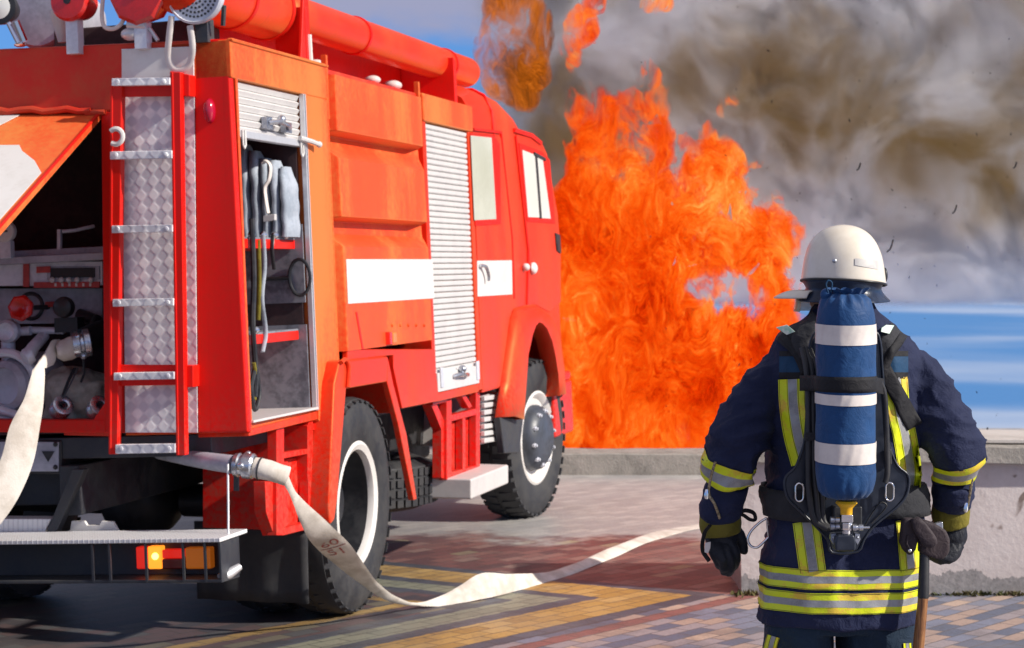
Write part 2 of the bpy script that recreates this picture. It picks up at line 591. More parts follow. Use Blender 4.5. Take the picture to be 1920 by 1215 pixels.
def quadS(pts, v0, dv, mb=None):
    mb = mb or MB()
    return mb.slab([S(x, y, v0) for x, y in pts], (dv, 0, 0))


# --- rear face
WT, WH, WB = 2.877, 2.700, 1.083                                # body top, header underside, body bottom
b = MB()
quadR([(362, 74), (427, 72), (466, 812), (369, 812)], 0, 0.05, b)
part('rear_corner_post', b, MAT['red'], bevel=0.012)
b = MB()
quadR([(189, 210), (228, 208), (234, 812), (196, 813)], 0, 0.06, b)
b.slab([R(228, 140, .012), R(362, 130, .012), R(369, 812, .012), R(234, 812, .012)], (0, .04, 0))
part('rear_panel', b, MAT['red'], bevel=0.006)
b = MB()
quadR([(228, 92), (363, 87), (370, 811), (235, 811)], -0.006, 0.005, b)
part('tread_plate', b, MAT['tread'], bevel=0)
tl = R(0, 88)
b = MB()
a0, a1, a2, a3 = R(-640, 120), R(362, 75), R(362, 140), R(228, 206)
b.slab([a0, a1, a2, R(228, 204), R(188, 213), R(-640, 218)], (0, .35, 0))
part('rear_header', b, MAT['red_dull'], bevel=0.012)
b = MB()
quadR([(228, 93), (362, 88), (363, 141), (228, 150)], -0.009, 0.007, b)
part('white_panel', b, MAT['white'], bevel=0.001)
# rolled seam along the header's underside, with dents
b = MB()
b.tube([R(x, 207 + 3 * math.sin(x * .09) + (0 if x > 0 else -x * .01), -.012) for x in range(-600, 190, 22)], 0.016, 8)
part('header_seam', b, MAT['red_dull'], bevel=0)
b = MB()
quadR([(-640, 786), (197, 787), (197, 812), (-640, 806)], -0.004, 0.08, b)
quadR([(172, 790), (198, 752), (198, 790)], -0.002, 0.04, b)
part('rear_sill', b, MAT['red'], bevel=0.006)
b = MB()
quadR([(120, 810), (205, 811), (205, 818), (120, 816)], 0.01, .06, b)
part('sill_flange', b, MAT['red_dull'], bevel=0.002)
b = MB()
b.lathe(R(394, 208, 0), (0, -1, 0), [(0.001, -0.002), (.03, -.002), (.03, .012), (.024, .028), (.012, .036), (.001, .038)], 20)
for i, v in enumerate(b.v):
    c = R(394, 208, 0)
    b.v[i] = (c.x + (v[0] - c.x) * .9, v[1], c.z + (v[2] - c.z) * 1.9)
part('marker_light', b, MAT['marker_red'], bevel=0)

# --- ladder on the rear
rails = MB()
L = -0.10
for (x0t, x1t, yt, x0b, x1b, yb) in ((206, 228, 160, 203, 220, 852), (319, 338, 135, 330, 347, 854)):
    rails.slab([R(x0t, yt, L), R(x1t, yt, L), R(x1b, yb, L), R(x0b, yb, L)], (0, .045, 0))
rail_o = None
lad = MB()
def ladder_rail(x0t, x1t, yt, x0b, x1b, yb):
    m = MB()
    m.slab([R(x0t, yt, L), R(x1t, yt, L), R(x1b, yb, L), R(x0b, yb, L)], (0, .045, 0))
    m.slab([R(x0t, yt, L - .004), R(x0t + 5, yt, L - .004), R(x0b + 5, yb, L - .004), R(x0b, yb, L - .004)], (0, .07, 0))
    return m
b = ladder_rail(206, 228, 160, 203, 220, 852)
ladder = part('ladder', b, MAT['red'], bevel=0.004)
ladder['label'] = 'red access ladder with aluminium rungs'
part('rail', ladder_rail(319, 338, 135, 330, 347, 854), MAT['red'], ladder, bevel=0.004)
b = MB()
quadR([(206, 161), (338, 158), (338, 180), (206, 182)], L + .02, .02, b)
quadR([(318, 133), (355, 140), (355, 180), (318, 180)], L + .03, .075, b)
part('bracket', b, MAT['red'], ladder, bevel=0.004)
b = MB()
quadR([(214, 684), (332, 684), (332, 722), (214, 724)], L + .02, .02, b)
quadR([(334, 685), (362, 685), (362, 726), (334, 726)], L + .03, .075, b)
part('bracket', b, MAT['red'], ladder, bevel=0.004)
for x0, x1, y0, y1 in ((209, 318, 146, 160), (206, 322, 283, 298), (209, 323, 422, 436), (211, 325, 560, 574), (213, 326, 698, 712), (216, 328, 833, 850)):
    b = MB()
    b.slab([R(x0, y0 + 1, L - .012), R(x1, y0 - 1, L - .012), R(x1, y1 - 1, L - .012), R(x0, y1 + 1, L - .012)], (0, .04, 0))
    for x in (x0 + 11, x1 - 11):
        c = R(x, (y0 + y1) / 2, L - .012)
        b.lathe(c, (0, -1, 0), [(.001, -.001), (.012, -.001), (.012, .004), (.001, .006)], 10)
    part('rung', b, MAT['tread'], ladder, bevel=0.004)
b = MB()
ca = R(217, 256, L - .02)
b.tube([ca + Vector((.035 * math.cos(t), 0, .035 * math.sin(t))) for t in np.linspace(-2.2, 2.3, 14)], 0.012, 8)
part('hook', b, MAT['white'], ladder, bevel=0)

# --- hatch swung up over the pump bay
hl, hr = R(-640, 222), R(188, 213)
dn = Vector((0, -0.875, -0.484))
LEN = 1.5
def hatch_pt(s, t):                                            # s along the hinge (metres from its right end), t down the slope
    e = (hl - hr).normalized()
    return hr + e * s + dn * t
nh = (hl - hr).normalized().cross(dn).normalized()
if nh.z < 0: nh = -nh
b = MB()
b.slab([hatch_pt(0, 0), hatch_pt(1.8, 0), hatch_pt(1.8, LEN), hatch_pt(0, LEN)], -nh * 0.03)
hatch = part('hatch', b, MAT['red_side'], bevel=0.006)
b = MB()
b.slab([hatch_pt(-.004, 0), hatch_pt(.014, 0), hatch_pt(.014, LEN), hatch_pt(-.004, LEN)], nh * 0.008)
part('hatch_edge', b, MAT['red'], hatch, bevel=0.003)
b = MB()
b.slab([p + nh * .003 for p in (hatch_pt(.40, .015), hatch_pt(1.0, .015), hatch_pt(1.0, .16), hatch_pt(.47, .16))], nh * .003)
part('white_panel', b, MAT['white'], hatch, bevel=0.001)
b = MB()
b.slab([p + nh * .003 for p in (hatch_pt(.115, .50), hatch_pt(.22, .40), hatch_pt(.26, .34), hatch_pt(1.2, .34), hatch_pt(1.2, LEN - .02), hatch_pt(.03, LEN - .02), hatch_pt(.03, .62))], nh * .003)
part('white_panel', b, MAT['white'], hatch, bevel=0.001)
for s in (.02, .5, 1.0):
    b = MB()
    b.tube([hatch_pt(s, 0) + Vector((-.05, -.01, .004)), hatch_pt(s, 0) + Vector((.05, -.01, .004))], .014, 8)
    part('hinge', b, MAT['red_dull'], hatch, bevel=0)

# --- pump bay
vr = R(194, 500).x
b = MB()
b.box((-1.95, .78, 1.12), (vr, .80, 2.6))                        # back
b.box((vr - .0, .062, 1.12), (vr + .02, .80, 2.6))               # side
b.box((-1.95, .05, 1.10), (vr, .80, 1.12))
b.box((-1.95, .36, 2.6), (vr, .80, 2.62))
part('pump_bay', b, MAT['inner_dark'], bevel=0)
zS0, zS1 = R(100, 492, .25).z, R(100, 466, .25).z
b = MB()
b.box((-1.9, .22, zS0), (vr - .005, .70, zS0 + .035))
b.box((-1.9, .30, zS0 + .035), (vr - .005, .70, zS1))
part('shelf', b, MAT['grey_metal'], bevel=0.004)
b = MB()
quadR([(-500, 494), (192, 490), (192, 535), (-500, 540)], .30, .02, b)
panel = part('control_panel', b, MAT['pale_metal'], bevel=0.003)
b = MB(); quadR([(88, 500), (186, 499), (187, 524), (88, 525)], .292, .01, b)
part('switch_plate', b, MAT['grey_metal'], panel, bevel=0.002)
b = MB(); quadR([(94, 503), (177, 502), (177, 520), (94, 521)], .284, .01, b)
part('switch_bank', b, MAT['black'], panel, bevel=0.002)
for x in (98, 115, 129, 145, 170):
    b = MB(); b.ball(R(x, 525, .28), .014, 10, 8)
    part('switch', b, MAT['white'], panel, bevel=0)
b = MB(); quadR([(63, 529), (186, 528), (186, 539), (63, 540)], .288, .01, b)
part('red_label', b, MAT['label_red'], panel, bevel=0.001)
b = MB(); quadR([(43, 491), (54, 491), (54, 538), (43, 538)], .288, .01, b)
part('red_label', b, MAT['label_red'], panel, bevel=0.001)
b = MB(); quadR([(68, 500), (94, 499), (94, 511), (68, 512)], .282, .008, b)
part('red_label', b, MAT['label_red'], panel, bevel=0.001)
for k, x in enumerate(range(102, 176, 13)):
    b = MB(); quadR([(x, 531), (x + 4, 531), (x + 4, 537), (x, 537)], .286, .002, b)
    part('label_mark', b, MAT['beige_band'], panel, bevel=0, smooth=0)
b = MB(); quadR([(-500, 543), (192, 540), (192, 606), (-500, 612)], .42, .02, b)
part('lower_panel', b, MAT['grey_metal'], bevel=0.003)
b = MB(); quadR([(84, 566), (104, 565), (104, 575), (84, 576)], .40, .02, b)
part('red_label', b, MAT['label_red'], bevel=0.001)
b = MB()                                                       # ring behind the handwheel
b.tube([R(58, 574, .36) + Vector((.062 * math.cos(t), 0, .062 * math.sin(t))) for t in np.linspace(0, 2 * math.pi, 24)], .010, 8)
part('steel_ring', b, MAT['black'], bevel=0)
b = MB()
c = R(42, 578, .16)
prof = [(.001, -.02), (.045, -.02), (.062, 0), (.066, .025), (.052, .04), (.034, .030), (.022, .018), (.001, .014)]
b.lathe(c, (.1, -1, .1), prof, 7)
hw = part('handwheel', b, MAT['red_bright'], bevel=0.006, smooth=30)
b = MB(); b.tube([c + Vector((0, .0, 0)), c + Vector((0, .3, 0))], .012, 8)
part('spindle', b, MAT['dark_metal'], hw, bevel=0)
b = MB()
c = R(122, 576, .2)
b.lathe(c, (0, -1, 0), [(.001, -.03), (.03, -.03), (.048, -.01), (.052, .01), (.046, .035), (.03, .045), (.001, .048)], 20)
b.box((c.x - .07, c.y + .02, c.z - .12), (c.x + .05, c.y + .1, c.z - .05))
part('valve_knob', b, MAT['black'], bevel=0)
b = MB()
c = R(8, 434, .2)
b.lathe(c, (0, -1, 0), [(.001, -.03), (.05, -.03), (.052, .0), (.047, .006), (.001, .008)], 24)
gauge = part('pressure_gauge', b, MAT['white'], bevel=0)
b = MB(); b.box((c.x - .03, c.y - .012, c.z - .003), (c.x + .022, c.y - .009, c.z + .005))
part('needle', b, MAT['black'], gauge, bevel=0)
b = MB(); b.box((c.x - .03, c.y - .0, c.z - .13), (c.x + .03, c.y + .04, c.z - .045))
part('gauge_bracket', b, MAT['pale_metal'], gauge, bevel=0.003)
b = MB()
quadR([(107, 430), (113, 430), (113, 468), (107, 468)], .3, .02, b)
b.tube([R(117, 434, .3), R(140, 432, .32), R(176, 424, .4)], .009, 8)
part('lever', b, MAT['pale_metal'], bevel=0)
# pump castings
b = MB()
c = R(15, 621, .18)
b.lathe(c, (0, -1, 0), [(.001, -.04), (.05, -.04), (.056, -.02), (.056, .01), (.042, .024), (.03, .016), (.001, .014)], 28)
b.tube([R(15, 640, .22), R(17, 690, .22)], .034, 14)
b.tube([R(30, 622, .22), R(58, 620, .22)], .022, 12)
part('discharge_valve', b, MAT['pale_metal'], bevel=0)
b = MB()
b.tube([R(54, 619, .24), R(120, 620, .24)], .017, 12)
b.tube([R(52, 668, .08), R(62, 652, .12), R(82, 630, .25)], [.034, .03, .028], 16)
b.lathe(R(51, 669, .075), (-.6, -.7, -.5), [(.001, -.02), (.04, -.02), (.042, .0), (.034, .015), (.001, .017)], 18)
part('pipe', b, MAT['pale_metal'], bevel=0)
b = MB()
c = R(10, 724, .12)
b.lathe(c, (-.15, -1, 0), [(.001, -.3), (.15, -.3), (.155, -.1), (.125, -.06), (.118, .0), (.09, .02), (.085, .0), (.001, -.02)], 32)
part('pump_body', b, MAT['grey_metal'], bevel=0)
b = MB()
c = R(10, 724, .14)
b.tube([c + Vector((.16 * math.cos(t), 0, .16 * math.sin(t))) for t in np.linspace(0, 2 * math.pi, 30)], .022, 8)
b.tube([R(0, 768, .1), R(30, 778, .1), R(52, 786, .12)], .022, 10)
b.tube([R(22, 690, .2), R(30, 705, .2)], .04, 12)
part('pump_flange', b, MAT['pale_metal'], bevel=0)
b = MB()
b.tube([R(150, 640, .12), R(190, 626, .3)], [.058, .066], 20)
b.tube([R(168, 622, .3), R(180, 600, .34), R(150, 590, .4)], .03, 10)
part('outlet_pipe', b, MAT['black'], bevel=0)
b = MB()
c, ax = R(148, 645, .08), Vector((.85, .5, .12))
b.lathe(c, ax, [(.050, -.03), (.060, -.03), (.062, .0), (.052, .006), (.052, .018), (.066, .024), (.066, .05), (.054, .056), (.05, .056)], 24, closed=True)
for k in range(3):
    t = k * 2.1 + .5
    b.ball(c + Vector((.0, .06 * math.cos(t), .06 * math.sin(t))) + ax * .02, .017, 8, 6)
part('coupling', b, MAT['steel'], bevel=0)
b = MB()
b.tube([R(156, 672, .1), R(158, 700, .12), R(152, 716, .14)], .006, 6)
b.tube([R(146, 690, .08), R(136, 712, .04), R(118, 748, .02)], .004, 6)
part('chain', b, MAT['dark_metal'], bevel=0)

# --- side: header, posts, locker, tank cover
b = MB(); b.box((-.30, .0, WH), (0.0, 1.30, WT))
b.box((-.02, .0, WT - .012), (.012, 1.31, WT + .004))
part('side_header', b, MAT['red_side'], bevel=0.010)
b = MB(); b.box((-2.48, .32, WT - .04), (-.02, 4.05, WT - .012))
part('roof_deck', b, MAT['red_dull'], bevel=0.004)
b = MB()
b.box((-2.5, .0, 1.0), (-2.46, 4.0, WT)); b.box((-2.48, .0, 1.0), (-1.95, .05, 2.6)); b.box((-2.46, 3.96, 1.0), (-.05, 4.0, WT - .05))
part('far_side', b, MAT['red'], bevel=0.004)
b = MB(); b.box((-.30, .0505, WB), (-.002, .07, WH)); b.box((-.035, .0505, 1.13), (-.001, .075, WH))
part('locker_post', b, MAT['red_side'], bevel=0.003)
b = MB()
b.box((-.62, .93, WB), (-.05, .95, WH)); b.box((-.64, .07, WB), (-.62, .95, WH)); b.box((-.62, .07, 2.66), (-.31, .95, WH - .002))
part('locker_wall', b, MAT['inner_dark'], bevel=0)
b = MB()
b.box((-.615, .10, 1.13), (-.60, .925, 1.56)); b.box((-.615, .10, 1.66), (-.60, .925, 2.05)); b.box((-.6, .918, 1.13), (-.03, .928, 1.55)); b.box((-.6, .918, 1.66), (-.03, .928, 2.05))
part('locker_lining', b, MAT['inner_grey'], bevel=0)
b = MB(); b.box((-.62, .05, WB), (-.02, .95, 1.125))
locker_floor = part('locker_floor', b, MAT['red_side'], bevel=0.004)
b = MB(); b.box((-.60, .06, 1.1255), (.012, .93, 1.137))
part('floor_plate', b, MAT['alu_slat'], locker_floor, bevel=0.002)
def wS(px, py, v=0.0): return S(px, py, v).z
w_sh1, w_sh2 = S(520, 450, -.1).z, S(530, 622, -.1).z
for w in (w_sh1, w_sh2):
    b = MB(); b.box((-.6, .08, w - .045), (-.07, .915, w))
    sh = part('locker_shelf', b, MAT['red'], bevel=0.003)
    b = MB(); b.box((-.6, .08, w + .0008), (-.072, .915, w + .009))
    part('shelf_liner', b, MAT['inner_grey'], sh, bevel=0)
    for k in range(5 if w == w_sh1 else 2):
        b = MB(); b.ball((-.075, .2 + k * .15, w + .02), .02, 8, 6)
        part('shelf_stud', b, MAT['chrome'], sh, bevel=0)
# roller shutter, pushed up
b = MB()
n = 7
for i in range(n):
    w0, w1 = 2.46 + (2.70 - 2.46) * i / n, 2.46 + (2.70 - 2.46) * (i + 1) / n
    b.slab([(-.035, .075, w0), (-.022, .075, (w0 + w1) / 2 + .004), (-.035, .075, w1 - .003), (-.06, .075, w1 - .003), (-.06, .075, w0)], (0, .855, 0))
shutter = part('roller_shutter', b, MAT['alu_slat'], bevel=0, smooth=20)
b = MB(); b.box((-.05, .06, 2.435), (-.012, .93, 2.47))
bar = part('latch_bar', b, MAT['alu'], shutter, bevel=0.004)
b = MB()
b.tube([(.005, .42, 2.52), (.035, .50, 2.53), (.035, .62, 2.52), (.005, .70, 2.51)], .012, 8)
b.box((-.02, .40, 2.495), (.008, .47, 2.55)); b.box((-.02, .65, 2.49), (.008, .73, 2.54)); b.ball((.02, .56, 2.545), .022, 10, 8)
part('handle', b, MAT['steel'], bar, bevel=0)
for u in (.13, .90):
    b = MB()
    b.tube([(-.005, u - .015, 2.47), (-.005, u - .015, 2.40), (-.005, u, 2.385), (-.005, u + .015, 2.40), (-.005, u + .015, 2.47)], .006, 6)
    part('strap_loop', b, MAT['white'], bar, bevel=0)
b = MB(); b.tube([(.0, .86, 2.475), (.03, .95, 2.46), (.035, 1.04, 2.45)], .013, 8); b.ball((.035, 1.04, 2.45), .017, 8, 6)
part('pin', b, MAT['alu_slat'], bar, bevel=0)
b = MB(); b.box((-.022, .932, 1.12), (.002, .945, WH)); b.box((-.022, .957, 1.12), (.002, .966, WH))
part('shutter_track', b, MAT['alu'], bevel=0.001)
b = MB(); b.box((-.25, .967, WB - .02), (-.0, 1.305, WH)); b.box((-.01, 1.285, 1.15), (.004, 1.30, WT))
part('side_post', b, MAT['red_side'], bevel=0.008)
# hanging straps and hoses in the locker
def hang(pts, r, mat, name='hanging_strap'):
    m = MB(); m.tube(catmull(pts, 5), r, 8)
    return part(name, m, mat, bevel=0)
hang([S(493, 440, -.06), S(496, 500, -.06), S(491, 560, -.06), S(498, 622, -.06), S(492, 660, -.06)], (.012, .006), MAT['hose_grey'])
hang([S(472, 410, -.05), S(476, 520, -.05), S(474, 610, -.05), S(480, 700, -.05), S(478, 745, -.05)], .014, MAT['black'])
hang([S(484, 450, -.07), S(486, 520, -.07), S(484, 600, -.08)], (.012, .006), MAT['olive'])
hang([S(478, 690, -.055), S(471, 730, -.05), S(478, 768, -.05), S(486, 740, -.05), S(482, 695, -.055)], .012, MAT['black'])
hang([S(512, 440, -.06), S(510, 470, -.06), S(514, 505, -.07)], (.01, .005), MAT['black'])
hang([S(476, 680, -.05), S(480, 710, -.05), S(477, 750, -.05)], .010, MAT['olive'])
b = MB()
c = R(562, 520, .90)
b.tube([c + Vector((.055 * math.cos(t), 0, .09 * math.sin(t))) for t in np.linspace(0, 2 * math.pi, 24)], .009, 8)
b.tube([c + Vector((-.055, 0, 0)), c + Vector((-.26, 0, 0))], .010, 8)
part('wrench', b, MAT['black'], bevel=0)

# tank cover with pressed-in ribs
rows_w = [(S(612, 139).z, .03), (S(614, 243).z, .03), (S(614, 249).z, -.07), (S(616, 272).z, -.05), (S(616, 295).z, .03), (S(624, 406).z, .035), (S(625, 412).z, -.07), (S(625, 438).z, -.055),
          (S(628, 462).z, .035), (S(632, 660).z, .035)]
us = [1.305, 1.345, 2.78, 2.88, 2.955]
b = MB()
grid = []
for w, v in rows_w:
    edge = max(v, .02)
    grid.append([Vector((-.10 if k in (0, 4) else (v if k in (1, 2) else (v if v > 0 else v * .2 + .012)), u, w)) for k, u in enumerate(us)])
b.grid(grid)
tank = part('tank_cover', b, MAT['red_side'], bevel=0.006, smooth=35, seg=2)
b = MB()
b.slab([S(x, y, -.002) for x, y in ((641, 655), (803, 655), (815, 752), (745, 766), (728, 690), (728, 666), (641, 676))], (.030, 0, 0))
part('lower_panel', b, MAT['red_cab'], tank, bevel=0.005)
b = MB(); b.box((.0355, 1.375, 1.640), (.039, 2.945, 1.872))
part('white_panel', b, MAT['white'], tank, bevel=0.002)
for k in range(5):
    b = MB(); b.ball(S(735 + 15 * k, 610, .036), .010, 8, 6)
    part('rivet', b, MAT['red_side'], tank, bevel=0)
b = MB()
b.slab([S(666, 585, .034), S(669, 585, .034), S(681, 655, .034), S(678, 655, .034)], (.004, 0, 0))
part('crease', b, MAT['red'], tank, bevel=0.001)
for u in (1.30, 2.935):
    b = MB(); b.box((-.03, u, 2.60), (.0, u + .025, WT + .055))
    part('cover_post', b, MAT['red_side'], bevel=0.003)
c = S(735, 633, .035)
b = MB(); b.box((c.x - .002, c.y - .07, c.z - .03), (c.x + .03, c.y + .0, c.z + .03))
mk = part('side_marker', b, MAT['lamp_orange'], bevel=0.006)
b = MB(); b.box((c.x - .002, c.y - .115, c.z - .034), (c.x + .026, c.y - .071, c.z + .034))
part('marker_base', b, MAT['lamp_red'], mk, bevel=0.004)

# second locker, shutter down
b = MB(); b.box((-.25, 2.962, WH), (.02, 4.06, WT - .01))
part('side_header', b, MAT['red_side'], bevel=0.012)
b = MB()
b.box((-.2, 2.962, 1.03), (.006, 3.03, WH - .002)); b.box((-.2, 3.975, 1.03), (.006, 4.055, WH - .002)); b.box((-.2, 3.03, 1.02), (.006, 3.975, 1.073))
part('locker_frame', b, MAT['red_cab'], bevel=0.006)
b = MB()
n = 46
for i in range(n):
    w0, w1 = 1.075 + (WH - 1.078) * i / n, 1.075 + (WH - 1.078) * (i + 1) / n
    b.slab([(-.014, 3.031, w0), (-.006, 3.031, w0 + .006), (-.005, 3.031, w1 - .010), (-.014, 3.031, w1 - .004), (-.05, 3.031, w1 - .004), (-.05, 3.031, w0)], (0, .942, 0))
sh2 = part('roller_shutter', b, MAT['alu_slat'], bevel=0, smooth=20)
b = MB(); b.box((-.02, 3.035, 1.076), (.012, 3.970, 1.19))
bar = part('latch_bar', b, MAT['alu_slat'], sh2, bevel=0.004)
b = MB(); b.tube([(.01, 3.36, 1.15), (.04, 3.42, 1.16), (.04, 3.60, 1.15), (.01, 3.66, 1.14)], .014, 8); b.ball((.035, 3.5, 1.19), .026, 10, 8)
part('handle', b, MAT['steel'], bar, bevel=0)
for u in (3.08, 3.90):
    b = MB(); b.box((.012, u, 1.10), (.02, u + .06, 1.22))
    part('latch', b, MAT['pale_metal'], bar, bevel=0.003)

# --- mudguard over the rear wheel
b = MB()
b.slab([S(x, y, .07) for x, y in ((637, 677), (647, 674), (655, 690), (650, 728), (643, 816), (633, 940), (628, 976), (621, 984), (617, 950), (622, 840), (628, 720))], (-.30, 0, 0))
fender = part('mudguard', b, MAT['red_cab'], bevel=0.014, seg=3)
b = MB()
b.slab([S(x, y, .05) for x, y in ((646, 676), (728, 668), (726, 716), (650, 729))], (-.45, 0, 0))
part('arch_top', b, MAT['red_cab'], fender, bevel=0.01)
b = MB()
b.slab([S(x, y, .05) for x, y in ((727, 668), (738, 720), (763, 815), (782, 936), (776, 938), (747, 795), (726, 716))], (-.035, 0, 0))
b.slab([S(x, y, .0) for x, y in ((727, 668), (736, 716), (748, 760), (742, 775), (726, 716))], (-.4, 0, 0))
part('arch_flap', b, MAT['red_cab'], fender, bevel=0.006)
b = MB(); b.tube(catmull([S(640, 680, .08), S(648, 674, .08), S(654, 690, .08), S(652, 726, .08)], 5), .011, 8)
part('arch_bead', b, MAT['red_cab'], fender, bevel=0)

# --- frames below the body
def bars(polys, v0=-.03, dv=-.05, mat=MAT['red'], name='step_frame'):
    m = MB()
    for p in polys: m.slab([S(x, y, v0) for x, y in p], (dv, 0, 0))
    return part(name, m, mat, bevel=0.004)
b = MB()
b.slab([S(x, y, -.01) for x, y in ((467, 805), (600, 770), (600, 785), (467, 818))], (-.25, 0, 0))
part('locker_sill', b, MAT['red_cab'], bevel=0.004)
fr = bars([[(519, 800), (533, 797), (533, 1004), (519, 1004)], [(579, 790), (587, 788), (587, 988), (579, 992)], [(533, 848), (579, 841), (579, 851), (533, 860)], [(533, 866), (541, 865), (541, 985), (533, 990)],
      [(533, 990), (579, 978), (579, 992), (533, 1004)]])
b = MB(); b.slab([S(x, y, -.09) for x, y in ((533, 862), (580, 853), (580, 985), (533, 995))], (-.02, 0, 0))
b.slab([S(x, y, -.05) for x, y in ((497, 902), (520, 905), (520, 1004), (514, 1004), (499, 960))], (-.06, 0, 0))
part('step_panel', b, MAT['red'], fr, bevel=0.003)
b = MB(); b.slab([S(x, y, -.3) for x, y in ((430, 815), (452, 812), (530, 870), (522, 884))], (-.05, 0, 0))
part('brace', b, MAT['red'], fr, bevel=0.004)
fr = bars([[(812, 746), (845, 738), (845, 752), (812, 760)], [(838, 742), (847, 740), (847, 898), (838, 900)], [(893, 728), (900, 726), (900, 882), (893, 884)], [(847, 778), (893, 766), (893, 778), (847, 790)],
      [(868, 784), (873, 783), (873, 890), (868, 891)], [(847, 885), (893, 873), (893, 884), (847, 898)], [(863, 738), (871, 736), (886, 762), (880, 766)]])
b = MB(); b.slab([S(x, y, -.085) for x, y in ((847, 785), (895, 772), (895, 880), (847, 895))], (-.02, 0, 0))
b.slab([S(x, y, -.05) for x, y in ((806, 752), (816, 750), (838, 800), (838, 899), (828, 896), (828, 806))], (-.06, 0, 0))
part('step_panel', b, MAT['red'], fr, bevel=0.003)

# --- underside
b = MB()
b.box((-.95, .02, .72), (-.85, 6.2, .95)); b.box((-1.65, .02, .72), (-1.55, 6.2, .95)); b.box((-1.6, .3, .74), (-.9, .42, .93)); b.box((-1.6, 2.9, .74), (-.9, 3.0, .93))
b.box((-2.4, .06, .98), (-.2, 4.0, 1.08))
part('chassis_frame', b, MAT['dark_metal'], bevel=0.004)
b = MB()
b.tube([(-.3, 1.588, .57), (-1.0, 1.588, .57)], .09, 14); b.ball((-1.25, 1.588, .57), (.24, .22, .22), 18, 12); b.tube([(-1.45, 1.588, .57), (-2.2, 1.588, .57)], .09, 14)
part('rear_axle', b, MAT['black'], bevel=0, lean=False)
b = MB(); b.tube([(-.3, 5.741, .57), (-2.2, 5.741, .57)], .08, 14)
part('front_axle', b, MAT['black'], bevel=0, lean=False)
b = MB()
c0 = RW(380, 872, .86); c1 = RW(570, 996, .86)
b.box((c0.x, .86, c1.z), (-.03, .875, 1.05)); b.box((c0.x, .875, 1.02), (-.03, 1.9, 1.05))
flap = part('splash_plate', b, MAT['red'], bevel=0.003, lean=False)
b = MB()
rows = []
for i in range(7):
    w = c1.z + .03 - i * .066
    rows.append([Vector((-.64 + .60 * j / 16, .882 + .012 * math.sin(j * 1.1) * i / 6 + .006 * i, w)) for j in range(17)])
b.grid(rows)
f2 = part('mud_flap', b, MAT['rubber'], bevel=0, lean=False)
md = f2.modifiers.new('t', 'SOLIDIFY'); md.thickness = .012
# spare tyre hung flat underneath
b = MB()
cx = SW(815, 905, -.12)
sc_ = Vector((cx.x - .56, cx.y - .05, cx.z))
b.lathe(sc_, (0, 0, 1), [(.26, -.13), (.46, -.15), (.54, -.12), (.56, -.06), (.56, .06), (.54, .12), (.46, .15), (.26, .13)], 60, closed=True)
for k in range(60):
    a = 2 * math.pi * k / 60
    for h in (-.09, -.03, .03, .09):
        p = sc_ + Vector((.562 * math.cos(a), .562 * math.sin(a), h))
        d, t = Vector((math.cos(a), math.sin(a), 0)), Vector((-math.sin(a), math.cos(a), 0))
        q = [p + t * x * .022 + Vector((0, 0, y * .022)) for x, y in ((-1, -1), (1, -1), (1, 1), (-1, 1))]
        b.slab(q, d * .010)
part('spare_tyre', b, MAT['rubber'], bevel=0, lean=False)
b = MB(); b.box((-1.3, 3.2, .55), (-.45, 4.4, .95))
part('gearbox', b, MAT['black'], bevel=0.03, lean=False)


def tyre(cx, u, w, r, width, lug):
    """tyre lying on the v axis, outer face at CX"""
    m = MB()
    c = Vector((cx - width / 2, u, w))
    h = width / 2
    ri = r * .575
    m.lathe(c, (1, 0, 0), [(ri, h * .80), (ri + .02, h * .92), (r * .80, h), (r * .93, h * .93), (r * .985, h * .80), (r, h * .55), (r, -h * .55), (r * .985, -h * .8), (r * .93, -h * .93), (r * .8, -h),
                           (ri + .02, -h * .92), (ri, -h * .8)], 72, closed=True)
    if lug:
        nl = 40
        for k in range(nl):
            for side in (-1, 1):
                a = 2 * math.pi * (k + (.5 if side > 0 else 0)) / nl
                d, t = Vector((0, math.cos(a), math.sin(a))), Vector((0, -math.sin(a), math.cos(a)))
                x0, x1 = side * h * .10, side * h * .98
                wd = .026
                q = [c + Vector((x0, 0, 0)) + d * (r - .002) - t * wd, c + Vector((x1, 0, 0)) + d * (r * .955) - t * wd, c + Vector((x1, 0, 0)) + d * (r * .955) + t * wd, c + Vector((x0, 0, 0)) + d * (r - .002) + t * wd]
                m.slab(q, d * (.016 if lug > 1 else .009))
    return m


